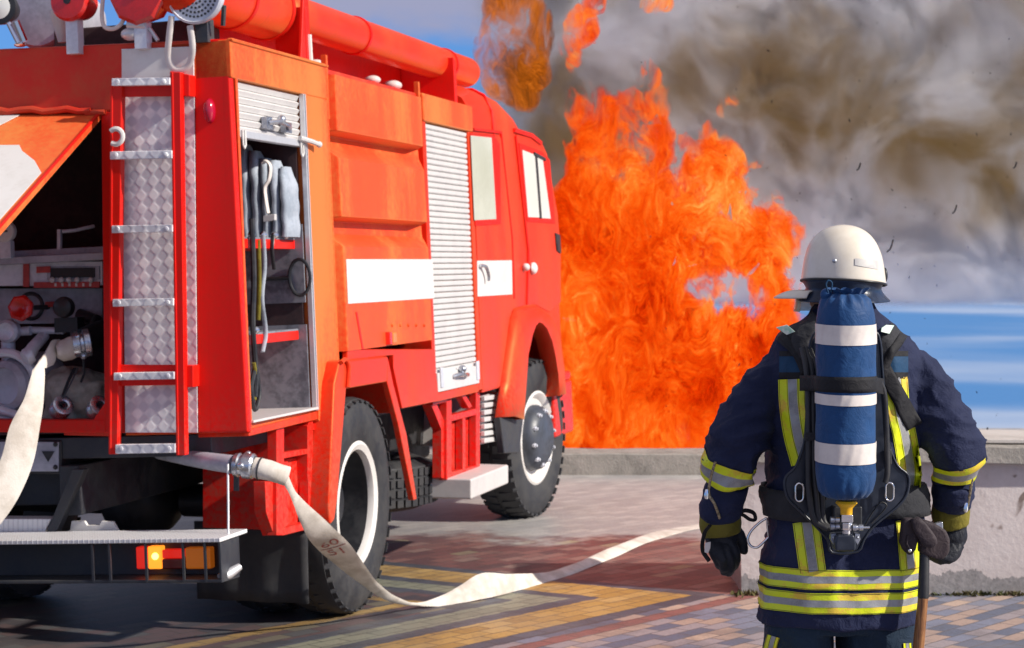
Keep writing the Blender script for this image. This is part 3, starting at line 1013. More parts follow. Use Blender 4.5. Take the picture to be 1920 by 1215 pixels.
def wheel(cx, u, w, r, front):
    root = part('wheel', tyre(cx, u, w, r, .30 if front else .27, 2 if front else 1), MAT['rubber'], bevel=0, lean=False, smooth=45)
    if not front:
        part('tyre', tyre(cx - .33, u, w, r, .27, True), MAT['rubber'], root, bevel=0, smooth=45)
    rr = r * .585
    m = MB()
    x0 = -.03
    c = Vector((cx + x0, u, w))
    if front:
        m.lathe(c, (1, 0, 0), [(rr + .004, -.03), (rr + .006, .012), (rr - .01, .02), (rr - .03, .006), (rr - .05, -.02), (.22, -.03), (.22, -.05), (rr - .01, -.06)], 56, closed=True)
    else:
        m.lathe(c, (1, 0, 0), [(rr + .004, -.03), (rr + .006, .012), (rr - .012, .022), (rr - .040, .008), (rr - .048, -.015), (rr - .046, -.05), (rr - .01, -.06), (rr, -.04)], 56, closed=True)
    part('rim', m, MAT['white'], root, bevel=0)
    m = MB()
    if front:
        m.lathe(c + Vector((-.02, 0, 0)), (1, 0, 0), [(.001, -.04), (.235, -.04), (.24, .02), (.225, .06), (.19, .085), (.17, .10), (.001, .10)], 40)
    else:
        m.lathe(c + Vector((-.19, 0, 0)), (1, 0, 0), [(.001, -.03), (rr - .01, -.03), (rr - .01, .13), (rr - .035, .17), (rr - .05, .165), (rr - .06, .0), (.16, .01), (.13, .07), (.11, .09), (.001, .095)], 40)
    hub = part('hub', m, MAT['grey_metal'] if front else MAT['black'], root, bevel=0)
    if front: hub.data.materials[0] = MAT['hub']
    for k in range(10):
        a = 2 * math.pi * k / 10 + .2
        m = MB()
        q = c + Vector((.058 if front else -.17, math.cos(a) * .195, math.sin(a) * .195))
        m.lathe(q, (1, 0, 0), [(.001, -.02), (.018, -.02), (.018, .012), (.011, .016), (.011, .026), (.001, .027)], 6 if front else 8)
        part('bolt', m, MAT['pale_metal'], hub, bevel=0)
    return root


MAT['hub'] = principled('blue_grey_hub', rough=0.45, fn=worn((0.055, 0.065, 0.09), (0.035, 0.04, 0.052), 9, (0.4, 0.6), 0.1))
wheel(0.0, 1.588, .571, .571, False)
fw = wheel(-.02, 5.741, .575, .575, True)
fw.matrix_local = Matrix.Translation((-.17, 5.741, 0)) @ Matrix.Rotation(rad(-7), 4, 'Z') @ Matrix.Translation((.17, -5.741, 0))     # steered a little
b = tyre(-2.2, 1.588, .571, .571, .27, True)
lw = part('wheel', b, MAT['rubber'], bevel=0, lean=False, smooth=45)
part('tyre', tyre(-1.87, 1.588, .571, .571, .27, True), MAT['rubber'], lw, bevel=0, smooth=45)
part('wheel', tyre(-2.15, 5.741, .575, .575, .30, True), MAT['rubber'], bevel=0, lean=False, smooth=45)

# --- rear bumper with lamps
p0 = R(419, 1012, -.30)
BW = p0.z
vR = p0.x
b = MB(); b.box((-2.38, -.34, BW - .006), (vR, -.02, BW + .012))
bump = part('bumper', b, MAT['tread_top'], bevel=0.003)
zb = R(300, 1066, -.16).z
zf = R(300, 1087, -.33).z
b = MB()
b.box((-2.38, -.14, zb - .03), (vR, -.12, BW - .008))
b.slab([(-2.38, -.335, zf), (-2.38, -.13, zb - .03), (-2.38, -.13, zb - .045), (-2.38, -.335, zf - .014)], (2.38 + vR, 0, 0))
b.slab([(vR - .012, -.335, BW - .01), (vR - .012, -.13, BW - .01), (vR - .012, -.13, zb - .04), (vR - .012, -.335, zf)], (.012, 0, 0))
part('bumper_channel', b, MAT['dark_metal'], bump, bevel=0.003)
for x in (173, 205, 273, 343, 384):
    b = MB(); q = R(x, 1050, -.338)
    b.box((q.x - .005, -.338, zf - .012), (q.x + .005, -.326, BW - .008))
    part('guard_bar', b, MAT['dark_metal'], bump, bevel=0)
ul = -.20
def lampbox(x0, x1, y0, y1, mat, name='lens'):
    m = MB(); a_, b_ = R(x0, y0, ul), R(x1, y1, ul)
    m.box((a_.x, ul, b_.z), (b_.x, ul + .05, a_.z))
    return m
tail = part('tail_light', lampbox(254, 276, 1026, 1067, 0), MAT['lamp_red'], bump, bevel=0.006)
tail2 = part('tail_light', lampbox(276, 303, 1025, 1067, 0), MAT['lamp_yellow'], bump, bevel=0.006)
part('tail_light', lampbox(303, 342, 1031, 1047, 0), MAT['lamp_red'], bump, bevel=0.006)
part('tail_light', lampbox(303, 342, 1048, 1067, 0), MAT['lamp_darkred'], bump, bevel=0.006)
part('tail_light', lampbox(346, 396, 1027, 1067, 0), MAT['lamp_orange'], bump, bevel=0.008)
b = MB(); b.ball(R(291, 1043, ul - .002), .016, 12, 8)
part('bulb', b, MAT['lamp_hot'], bump, bevel=0)
b = MB(); b.tube([R(412, 1084, -.28), R(430, 1075, -.24), R(450, 1062, -.2)], [.02, .024, .016], 10)
b.tube([R(427, 870, -.1), R(428, 960, -.15), R(428, 1045, -.2)], .005, 6)
b.ball(R(427, 1052, -.2), (.02, .02, .01), 8, 6)
part('coupling_chain', b, MAT['alu'], bump, bevel=0)
b = MB()
b.slab([RW(x, y, -.03) for x, y in ((104, 1000), (86, 1000), (135, 880), (157, 880))], (0, .06, 0))
part('bumper_stay', b, MAT['dark_metal'], bevel=0.004, lean=False)
b = MB()
b.slab([RW(x, y, .02) for x, y in ((119, 1010), (122, 998), (131, 994), (134, 977), (158, 977), (163, 985), (186, 985), (190, 977), (211, 978), (221, 995), (236, 1004), (240, 1010))], (0, .02, 0))
part('hitch_plate', b, MAT['white'], bevel=0.002, lean=False)
b = MB()
b.slab([RW(x, y, .0) for x, y in ((-300, 972), (96, 973), (84, 998), (-300, 1000))], (0, .12, 0))
part('rear_step', b, MAT['tread_top'], bevel=0.004, lean=False)
b = MB(); a_, b_ = RW(-40, 822, .05), RW(115, 890, .05)
b.box((a_.x, .05, b_.z), (b_.x, .3, a_.z))
box = part('equipment_box', b, MAT['black'], bevel=0.008, lean=False)
b = MB(); b.slab([RW(x, y, .044) for x, y in ((-30, 828), (110, 829), (110, 884), (-30, 884))], (0, .005, 0))
part('box_plate', b, MAT['grey_metal'], box, bevel=0.002)
b = MB(); b.slab([RW(x, y, .041) for x, y in ((78, 846), (102, 846), (90, 866))], (0, .004, 0))
part('triangle_mark', b, MAT['black'], box, bevel=0)
for x, y in ((104, 833), (104, 876)):
    b = MB(); b.ball(RW(x, y, .044), .012, 8, 6)
    part('bolt', b, MAT['black'], box, bevel=0)

# --- lower outlet pipe at the corner
b = MB()
b.tube([RW(300, 848, .3), RW(350, 858, .1), RW(400, 866, -.02), RW(438, 871, -.05)], [.034, .036, .040, .042], 18)
op = part('outlet_pipe', b, MAT['grey_metal'], bevel=0, lean=False)
c = RW(445, 872, -.05)
b = MB(); b.lathe(c, (1, .02, -.05), [(.03, -.01), (.052, -.01), (.056, .01), (.047, .016), (.047, .028), (.058, .034), (.058, .075), (.048, .085), (.03, .085)], 24, closed=True)
for k in range(3):
    t = k * 2.1 + 1.0
    b.ball(c + Vector((.04, .055 * math.cos(t), .055 * math.sin(t))), .017, 8, 6)
part('coupling', b, MAT['steel'], op, bevel=0)
b = MB(); b.tube([RW(428, 880, -.08), RW(428, 920, -.1), RW(426, 960, -.1)], .004, 6); b.box((RW(444, 900, -.05).x - .012, -.06, RW(444, 920, -.05).z), (RW(444, 900, -.05).x + .012, -.05, RW(444, 890, -.05).z))
part('stay', b, MAT['dark_metal'], op, bevel=0)

# --- cab
prof = [(4.062, 1.01), (4.062, 2.99), (4.30, 3.045), (4.95, 3.03), (5.40, 2.94), (5.72, 2.78), (5.95, 2.56), (6.25, 2.20), (6.48, 1.95), (6.55, 1.80), (6.56, 1.25), (6.54, .80), (6.47, .78), (6.42, 1.02), (6.33, 1.24),
        (6.18, 1.40), (5.98, 1.48), (5.66, 1.50), (5.40, 1.44), (5.22, 1.30), (5.02, 1.02)]
cen = Vector((5.3, 1.85))
def cab_ring(v, inset):
    out = []
    for u, w in prof:
        du = -inset if u > 5.75 and w > .9 else 0
        dw = -inset * 1.05 if w > 2.5 else 0
        if u > 5.6 and w > 2.0: dw *= .6; 
        out.append(Vector((v, u + du * (.85 if w < 2.0 else .8), w + dw)))
    return out
rows = [cab_ring(v, i) for v, i in ((0.0, .20), (-.012, .13), (-.05, .06), (-.12, .018), (-.25, .0), (-1.1, -.02), (-2.0, .0), (-2.2, .018), (-2.3, .06), (-2.36, .20))]
b = MB(); b.grid(rows, closed_u=True, caps=True)
cab = part('cab', b, MAT['red_cab'], bevel=0, smooth=28)
def cab_panel(pts, v0, dv, mat, name, bevel=.004, parent=cab):
    m = MB(); m.slab([S(x, y, v0) for x, y in pts], (dv, 0, 0))
    return part(name, m, mat, parent, bevel=bevel)
# rear door
d1 = cab_panel(((884, 244), (932, 250), (940, 262), (961, 480), (961, 570), (950, 640), (948, 722), (903, 732)), .0005, .006, MAT['red_cab'], 'door')
cab_panel(((881, 250), (925, 254), (936, 270), (938, 420), (890, 424)), .0070, .006, MAT['red'], 'window_frame', parent=d1)
cab_panel(((882, 254), (921, 258), (930, 411), (889, 413)), .0135, .003, MAT['glass'], 'window', .001, d1)
cab_panel(((894, 489), (959, 488), (960, 552), (895, 556)), .0070, .003, MAT['white'], 'white_panel', .001, d1)
m = MB(); q = S(900, 498, .02)
m.tube(catmull([q, q + Vector((.02, .07, -.01)), q + Vector((.02, .13, -.06)), q + Vector((.015, .14, -.10))], 5), .012, 8)
part('handle', m, MAT['steel'], d1, bevel=0)
cab_panel(((884, 240), (936, 246), (937, 251), (885, 245)), .004, .02, MAT['red'], 'rain_gutter', .003)
# front door
d2 = cab_panel(((967, 252), (1012, 262), (1024, 288), (1044, 400), (1050, 470), (1050, 566), (1030, 585), (1000, 570), (987, 575), (992, 480)), .0005, .006, MAT['red_cab'], 'door')
cab_panel(((972, 268), (1016, 284), (1030, 300), (1040, 420), (988, 416)), .0070, .005, MAT['red'], 'window_frame', parent=d2)
cab_panel(((979, 281), (1002, 290), (1011, 408), (990, 407)), .0125, .003, MAT['glass_bright'], 'window', .001, d2)
cab_panel(((1006, 293), (1017, 298), (1032, 410), (1015, 409)), .0125, .003, MAT['glass_bright'], 'window', .001, d2)
cab_panel(((1002, 288), (1006, 290), (1015, 410), (1011, 410)), .0125, .006, MAT['black'], 'window_bar', .001, d2)
cab_panel(((1000, 285), (1020, 296), (1022, 302), (1000, 291)), .0125, .012, MAT['black'], 'visor', .002, d2)
for x, y, r in ((986, 501, .035), (1000, 503, .055)):
    m = MB(); m.ball(S(x, y, .02), (.03, r * 1.1, r * .8), 12, 8)
    part('handle', m, MAT['white'], d2, bevel=0)
m = MB()
for pts in (((938, 246), (959, 448), (963, 560)), ((966, 255), (990, 470), (988, 570))):
    m.tube([S(x, y, .003) for x, y in pts], .012, 6)
part('door_seam', m, MAT['red'], cab, bevel=0)
m = MB(); m.slab([S(x, y, .02) for x, y in ((1043, 436), (1051, 440), (1053, 476), (1046, 470))], (-.08, 0, 0))
part('mirror_bracket', m, MAT['black'], cab, bevel=0.01)
m = MB(); m.slab([S(x, y, .02) for x, y in ((968, 240), (1000, 250), (1018, 266), (1016, 272), (998, 258), (967, 248))], (-.05, 0, 0))
part('rain_gutter', m, MAT['red'], cab, bevel=0.004)
# roof rib at the cab's seam
m = MB(); m.tube([Vector((v, 4.62 + .0, w)) for v, w in ((.004, 2.70), (-.004, 2.88), (-.05, 2.985), (-.13, 3.03), (-.6, 3.05), (-2.0, 3.04))], .012, 6)
part('roof_seam', m, MAT['red'], cab, bevel=0)
m = MB()
m.box((-2.1, 6.0, 2.0), (-.25, 6.10, 2.02))
part('windscreen_trim', m, MAT['black'], cab, bevel=0)
# front wheel arch
outer = [(930, 782), (940, 715), (951, 640), (957, 595), (964, 579), (985, 573), (1003, 571), (1022, 584), (1036, 606), (1046, 640), (1053, 690), (1056, 740)]
inner = [(983, 786), (986, 737), (991, 665), (999, 628), (1005, 611), (1011, 604), (1017, 606), (1026, 616), (1036, 640), (1042, 668), (1047, 700), (1050, 742)]
m = MB()
rows = []
for k, (o_, i_) in enumerate(zip(outer, inner)):
    a_, c_ = S(o_[0], o_[1], .01), S(i_[0], i_[1], .09)
    mid = (a_ + c_) / 2 + Vector((.035, 0, .012))
    e = S(i_[0], i_[1], .09) + Vector((-.12, .0, -.005))
    rows.append([a_, a_ * .5 + mid * .5 + Vector((.012, 0, 0)), mid, c_, e])
m.grid(rows)
arch = part('wheel_arch', m, MAT['red_cab'], bevel=0.0, smooth=50)
md = arch.modifiers.new('t', 'SOLIDIFY'); md.thickness = .012
m = MB(); m.slab([S(x, y, .03) for x, y in ((938, 782), (982, 784), (974, 850), (946, 850))], (-.05, 0, 0))
part('arch_skirt', m, MAT['dark_metal'], arch, bevel=0.01)
m = MB()
n = 7
for i in range(n):
    y0, y1 = 742 + 92 * i / n, 742 + 92 * (i + 1) / n
    m.slab([S(901, y0 + 1, -.06), S(935, y0 - 4, -.06), S(935, y1 - 8, -.06), S(901, y1 - 3, -.06)], (.03, 0, 0))
m.slab([S(900, 742, -.07), S(936, 734, -.07), S(936, 826, -.07), S(900, 834, -.07)], (-.4, 0, 0))
part('battery_box', m, MAT['alu_slat'], bevel=0.006)
wt, wb = SW(945, 872, .12).z, SW(945, 908, .12).z
q0, q1 = SW(886, 890, .12), SW(989, 865, .12)
m = MB(); m.box((-.30, SW(944, 890, .12).y - .85, wb - .0), (.14, SW(948, 890, .12).y + .0, wt))
part('cab_step', m, MAT['alu_slat'], bevel=0.012, lean=False)
m = MB(); m.box((-2.2, 6.0, .55), (.02, 6.62, .95)); m.box((-.02, 6.40, .95), (.02, 6.6, 1.02))
part('front_bumper', m, MAT['red'], bevel=0.02)

# --- roof: suction hose cases, lamps, fittings
def case(u0, u1, v, w, r, seams):
    m = MB()
    m.lathe((v, u0, w), (0, 1, 0), [(.001, -.03), (r * .7, -.025), (r * .95, 0), (r, .03), (r, u1 - u0 - .03), (r * .95, u1 - u0), (r * .7, u1 - u0 + .025), (r * .001, u1 - u0 + .03)], 32)
    root = part('hose_case', m, MAT['red_cab'], bevel=0)
    for s in seams:
        k = MB(); k.lathe((v, s, w), (0, 1, 0), [(r + .001, -.016), (r + .008, -.014), (r + .008, .014), (r + .001, .016)], 32, closed=True)
        part('case_band', k, MAT['red'], root, bevel=0)
    return root
case(-.05, 1.10, -.22, 3.15, .150, (.55, 1.04))
case(1.22, S(872, 88, -.2).y, -.20, 3.16, .104, (1.3, S(694, 60, -.1).y, S(856, 90, -.1).y))
m = MB()
m.box((-.20, 1.10, WT - .02), (-.03, 1.16, 3.16)); m.slab([(-.035, 1.02, WT), (-.035, 1.17, WT), (-.035, 1.17, 3.30), (-.035, 1.12, 3.30)], (-.02, 0, 0))
part('case_bracket', m, MAT['red'], bevel=0.006)
m = MB(); m.tube([(-.03, 1.14, 3.02), (-.028, 1.14, WT)], .014, 8)
part('bracket_rod', m, MAT['beige_band'], bevel=0)
m = MB(); m.box((-.46, .5, WT - .02), (-.42, 4.0, 3.14)); m.slab([(-.06, 3.94, WT - .02), (-.06, 4.0, WT - .02), (-.06, 4.0, 3.16), (-.06, 3.94, 3.18)], (-.36, 0, 0)); m.box((-.42, 1.17, WT - .011), (-.10, 3.94, WT + .0))
part('roof_rail', m, MAT['red'], bevel=0.006)
for u, r in ((1.95, .05), (2.95, .05), (3.35, .058)):
    m = MB(); m.lathe((-.30, u, WT + .06), (1, 0, .15), [(.001, -.12), (r * .7, -.12), (r, -.03), (r, .01), (r * .8, .035), (.001, .045)], 18)
    o = part('hose_cap', m, MAT['red'], bevel=0)
    m = MB(); m.ball((-.29, u, WT + .085), (r * 1.0, r * 1.0, r * .55), 14, 8)
    part('cap_top', m, MAT['white'], o, bevel=0)
# siren disc facing back
c = R(367, -10, -.05)
rS = (R(419, -10, -.05) - R(367, -10, -.05)).length
m = MB(); m.lathe(c, (0, -1, 0), [(.001, -.12), (rS * .6, -.12), (rS * .9, -.05), (rS, -.01), (rS, .012), (rS * .93, .018), (rS * .90, .006), (.001, .010)], 40)
sir = part('siren', m, MAT['pale_metal'], bevel=0)
m = MB()
for ring, cnt in ((.75, 34), (.6, 27), (.45, 20), (.3, 13), (.15, 6)):
    for k in range(cnt):
        a = 2 * math.pi * k / cnt
        q = c + Vector((rS * ring * math.cos(a), -.0095, rS * ring * math.sin(a)))
        m.lathe(q, (0, -1, 0), [(.001, -.002), (.006, -.002), (.006, .001), (.001, .0012)], 6)
part('siren_grille', m, MAT['dark_metal'], sir, bevel=0)
m = MB(); m.tube(catmull([R(322, 30, -.06), R(317, 70, -.06), R(315, 105, -.05), R(324, 128, -.05), R(340, 132, -.05), R(355, 120, -.05), R(361, 90, -.06), R(356, 48, -.05)], 6), (.016, .007), 8)
part('siren_strap', m, MAT['beige_band'], sir, bevel=0)
m = MB(); m.box((c.x - .02, c.y + .02, WT - .01), (c.x + .04, c.y + .1, c.z - rS * .8))
m.tube([R(420, 10, -.02), R(418, 48, -.0)], .012, 6)
part('siren_foot', m, MAT['dark_metal'], sir, bevel=0)
# red beacons
for x, y, r in ((132, 2, 36), (260, -8, 52)):
    c = R(x, y, -.05); rr = r / 380
    m = MB()
    nside = 28 if r == 36 else 9
    m.lathe(c, (0, -1, 0), [(.001, -.14), (rr * .8, -.13), (rr, -.02), (rr, .012), (rr * .88, .03), (.001, .034)], nside)
    o = part('beacon', m, MAT['red_bright'], bevel=0, smooth=30)
    m = MB(); m.lathe(c + Vector((0, -.032, 0)), (0, -1, 0), [(.001, 0), (.018, 0), (.018, .006), (.001, .007)], 14)
    part('beacon_stud', m, MAT['black'], o, bevel=0)
    m = MB(); m.box((c.x - .03, c.y + .0, WT - .02), (c.x + .03, c.y + .06, c.z - rr * .7))
    part('beacon_foot', m, MAT['pale_metal'], o, bevel=0)
m = MB(); m.tube(catmull([R(193, -5, -.03), R(191, 30, -.03), R(196, 50, -.03), R(212, 54, -.03), R(226, 46, -.03), R(234, 32, -.03)], 6), .010, 8)
part('cable_loop', m, MAT['beige_band'], bevel=0)
m = MB(); c = R(0, 14, -.06)
m.lathe(c, (.1, -1, 0), [(.001, -.12), (.05, -.12), (.078, -.03), (.082, 0), (.082, .014), (.074, .016)], 28)
hl_ = part('work_lamp', m, MAT['black'], bevel=0)
m = MB(); m.lathe(c, (.1, -1, 0), [(.001, .0), (.074, .0), (.074, .010), (.05, .018), (.001, .022)], 28)
part('lens', m, MAT['glass_bright'], hl_, bevel=0)
m = MB(); m.tube([R(14, 40, -.05), R(36, 84, -.03)], .012, 8); m.tube([R(30, 40, -.05), R(46, 78, -.03)], .018, 8); m.ball(R(38, 84, -.03), (.03, .03, .012), 10, 6)
part('lamp_stem', m, MAT['chrome'], hl_, bevel=0)
m = MB(); m.lathe(R(74, 28, .30), (0, -1, 0), [(.001, -.4), (.16, -.4), (.165, 0), (.15, .02), (.001, .025)], 32)
part('roof_drum', m, MAT['grey_metal'], bevel=0)
m = MB(); m.lathe(R(116, 52, .1), (0, 0, 1), [(.001, -.07), (.02, -.07), (.05, .05), (.05, .08), (.001, .085)], 20)
part('roof_cone', m, MAT['white'], bevel=0)
m = MB(); m.box((R(100, 70, .25).x, .25, WT - .03), (R(360, 70, .25).x, .6, R(300, 40, .25).z)); m.tube([R(238, 46, -.02), R(276, 46, -.02)], .018, 10)
part('roof_box', m, MAT['inner_dark'], bevel=0.01)
m = MB(); m.tube([R(240, 46, -.04), R(274, 47, -.04)], .021, 10); m.ball(R(246, 64, -.02), (.05, .04, .03), 12, 8); m.tube([R(262, 56, -.02), R(268, 78, -.02)], .012, 8); m.tube([R(280, 52, -.02), R(296, 76, -.02)], .010, 8)
part('roof_valve', m, MAT['alu'], bevel=0)

# --- hoses stored in the open locker
for k, (x0, x1, yt, yb) in enumerate(((450, 466, 276, 440), (467, 486, 270, 440), (487, 506, 282, 441), (507, 523, 296, 441), (524, 541, 300, 442), (542, 557, 312, 442))):
    m = MB()
    A, Bq = R(x0 - 3, yb, .80), R(x1 - 3, yb, .80)
    wt_ = R(x0, yt, .80).z
    w0 = w_sh1 + .012
    hv = (Bq.x - A.x) / 2
    rows = []
    for i in range(17):
        t = i / 16
        back = 0 if t < .66 else (t - .66) / .34
        w = w0 + (wt_ - w0) * t
        row = []
        for j in range(16):
            a = 2 * math.pi * j / 16
            ex = math.copysign(abs(math.cos(a)) ** .55, math.cos(a)); ey = math.copysign(abs(math.sin(a)) ** .55, math.sin(a))
            row.append(Vector(((A.x + Bq.x) / 2 - back * hv * 1.3 + ex * hv * (.93 - .25 * back ** 3) + .003 * math.sin(i * 1.3 + k), .80 + back * .03 + ey * (.10 - .05 * back ** 2), w)))
        rows.append(row)
    m.grid(rows, closed_u=True, caps=True)
    o = m.build('stored_hose', MAT['hose_grey'], None, 60)
    o.matrix_world = M_T @ M_R
    tag(o, 'grey folded hose standing upright on the top shelf of the open side locker', 'hose', 'folded hoses on the locker shelf')
m = MB()
m.tube(catmull([R(492, 306, .66), R(499, 302, .66), R(507, 312, .66), R(505, 335, .66), R(497, 352, .66), R(499, 376, .66), R(503, 400, .66)], 6), (.016, .008), 10)
o = m.build('locker_strap', MAT['beige_band'], None, 60)
o.matrix_world = M_T @ M_R
tag(o, 'pale strap with a white clip hanging between the folded grey hoses in the locker', 'strap')
m = MB(); m.slab([R(x, y, .65) for x, y in ((493, 404), (515, 401), (515, 413), (493, 416))], (0, .03, 0))
c_ = m.build('clip', MAT['alu_slat'], o, 40, .003)

# canvas bag on the pump bay floor
bag = empty('canvas_bag', TRUCK_AT, -YAW)
bag.matrix_world = M_T @ M_R
tag(bag, 'crumpled beige canvas cloth bundle lying on the pump bay floor', 'canvas bundle')
c = R(140, 738, .22)
m = MB(); m.ball(c + Vector((0, .05, 0)), (.15, .16, .105), 20, 14); m.ball(c + Vector((.09, .05, -.05)), (.12, .15, .09), 16, 12); m.ball(c + Vector((-.06, .05, .04)), (.10, .13, .08), 16, 12); m.box((c.x - .14, c.y - .06, c.z - .13), (c.x + .16, c.y + .15, c.z + .05))
vs, ns, fs = organic(m, .012, 5)
vs = [v + n * (.016 * ridge(v * 9) + .008 * noise.noise(v * 25)) for v, n in zip(vs, ns)]
mesh_obj('cloth', vs, fs, MAT['cushion'], bag)
m = MB(); m.tube(catmull([R(140, 690, .1), R(128, 715, .06), R(118, 742, .05)], 5), (.012, .004), 8)
m.build('strap', MAT['webbing'], bag, 60)
for x, y in ((114, 766), (183, 766)):
    m = MB(); c = R(x, y, .06)
    m.lathe(c, (.7, -.6, .5), [(.02, -.03), (.048, -.03), (.05, .0), (.042, .012), (.042, .02), (.05, .026), (.05, .04), (.03, .045), (.02, .04)], 20, closed=True)
    o = m.build('hose_coupling', MAT['steel'], None, 50)
    o.matrix_world = M_T @ M_R
    tag(o, 'loose metal hose coupling below the canvas bundle in the pump bay' if x == 114 else 'metal hose coupling in the pump bay corner beside the ladder', 'coupling')


# ------------------------------------------------------------------ flat fire hoses
def resample(pts, n):
    P = [Vector(p) for p in pts]
    L = [0]
    for a, c in zip(P, P[1:]): L.append(L[-1] + (c - a).length)
    out, k = [], 0
    for i in range(n):
        s = L[-1] * i / (n - 1)
        while k < len(P) - 2 and L[k + 1] < s: k += 1
        t = (s - L[k]) / max(L[k + 1] - L[k], 1e-9)
        out.append(P[k].lerp(P[k + 1], min(max(t, 0), 1)))
    return out


def ribbon(pairs, thick, sub=6):
    """hose flattened between two edge lines"""
    A, Bv = catmull([p for p, q in pairs], sub), catmull([q for p, q in pairs], sub)
    rows, mids = [], []
    nn = len(A)
    for i in range(nn):
        a, c = A[i], Bv[i]
        t = (A[min(i + 1, nn - 1)] + Bv[min(i + 1, nn - 1)] - A[max(i - 1, 0)] - Bv[max(i - 1, 0)]).normalized()
        wv = c - a
        nv = t.cross(wv.normalized()).normalized()
        row = []
        K = 9
        for j in range(K):
            f = j / (K - 1)
            row.append(a + wv * f + nv * (thick * math.sin(math.pi * f) ** .5 + .0015 * math.sin(i * .9 + j)))
        for j in range(K - 2, 0, -1):
            f = j / (K - 1)
            row.append(a + wv * f - nv * (thick * math.sin(math.pi * f) ** .5))
        rows.append(row)
        mids.append((a, c, nv))
    m = MB(); m.grid(rows, closed_u=True, caps=True)
    return m, mids


def gz(y): return CAMH * FPX / (y - HY)


def edge(px, py, d): return at(px, py, d)


pairs = [((538, 880, 9.16), (532, 908, 9.16)), ((549, 912, 9.20), (546, 934, 9.20)), ((568, 937, 9.30), (556, 962, 9.30)), ((615, 980, 9.50), (577, 1008, 9.50)), ((658, 1023, 9.78), (602, 1036, 9.78)), ((686, 1063, 10.02), (643, 1070, 10.02)),
         ((711, 1095, 10.25), (686, 1102, 10.25)), ((744, 1119, 10.55), (724, 1126, 10.5)), ((779, 1130, 10.80), (764, 1135, 10.75)), ((822, 1119, 10.98), (822, 1137, 10.93)), ((861, 1099, 11.10), (862, 1131, 11.02)), ((902, 1075, 11.22), (900, 1124, 11.12)),
         ((955, 1076, 11.42), (942, 1115, 11.28)), ((1022, 1073, 11.90), (1004, 1098, 11.63)), ((1075, 1057, 12.25), (1075, 1076, 12.06)), ((1150, 1025, 12.95), (1150, 1046, 12.68)), ((1225, 998, 13.80), (1225, 1014, 13.46)), ((1315, 982, 14.4), (1315, 991, 14.08)),
         ((1400, 978, 14.7), (1400, 986, 14.2)), ((1500, 984, 14.5), (1500, 992, 14.05))]
hose = empty('fire_hose', TRUCK_AT)
hose.location = (0, 0, 0)
tag(hose, 'flat canvas fire hose running from the corner outlet over the paving to the firefighter', 'fire hose')
m, mids = ribbon([(edge(*p), edge(*q)) for p, q in pairs], .007)
m.build('hose_fabric', MAT['hose'], hose, 60)
m = MB()
Mw = M_T
p0_, p1_ = Mw @ RW(466, 874, -.05), at(505, 882, 9.12)
p2_ = at(538, 893, 9.16)
m.tube([p0_, p0_.lerp(p1_, .5), p1_, p1_.lerp(p2_, .6), p2_], [.043, .048, .046, (.04, .044), (.02, .046)], 20)
m.build('hose_sleeve', MAT['hose'], hose, 60)
m = MB()
for f in (.25, .55):
    c = p0_.lerp(p1_, f); m.lathe(c, p1_ - p0_, [(.048, -.004), (.051, -.003), (.051, .003), (.048, .004)], 20, closed=True)
m.build('binding_wire', MAT['dark_metal'], hose, 50)

# red stencil on the hose
def hose_text(txt, s0, t0, size):
    cu = bpy.data.curves.new('t', 'FONT')
    cu.body = txt
    cu.size = 1.0
    cu.align_x, cu.align_y = 'CENTER', 'CENTER'
    o = bpy.data.objects.new('t', cu)
    COL.objects.link(o)
    dg = bpy.context.evaluated_depsgraph_get()
    me = bpy.data.meshes.new_from_object(o.evaluated_get(dg))
    bpy.data.objects.remove(o)
    pts = [v.co.copy() for v in me.vertices]
    fs = [tuple(p.vertices) for p in me.polygons]
    bpy.data.meshes.remove(me)
    return pts, fs
i0 = 4 * 6 - 1                                                  # the stencil sits near the wheel, where the hose lies flattest
def hose_pt(along, across):
    """ALONG in metres from ring i0, ACROSS 0..1"""
    k = i0; s = along
    step = 1 if s > 0 else -1
    while True:
        d = (((mids[k + step][0] + mids[k + step][1]) - (mids[k][0] + mids[k][1])) / 2).length
        if abs(s) <= d: break
        s -= step * d; k += step
    f = abs(s) / d
    a = mids[k][0].lerp(mids[k + step][0], f); c = mids[k][1].lerp(mids[k + step][1], f); nv = mids[k][2]
    to_cam = (RAY0 - a).normalized()
    if nv.dot(to_cam) < 0: nv = -nv
    return a + (c - a) * across + nv * (.007 * math.sin(math.pi * min(max(across, 0.02), .98)) ** .5 + .0022)
mark = MB()
for txt, da in (('60', -.065), ('51', .068)):
    pts, fs = hose_text(txt, 0, 0, 1)
    mark.add([hose_pt(da - p.y * .115, .5 - p.x * .66) for p in pts], fs)
mark.grid([[hose_pt(.0 + y, .08 + .84 * j / 12) for j in range(13)] for y in (-.004, .004)])
MAT['ink'] = principled('faded_red_ink', rough=0.9, fn=worn((0.36, 0.07, 0.06), (0.52, 0.30, 0.26), 40, (0.8, 0.9), 0, 0.4, 0.7))
mark.build('stencil_number', MAT['ink'], hose, 0)

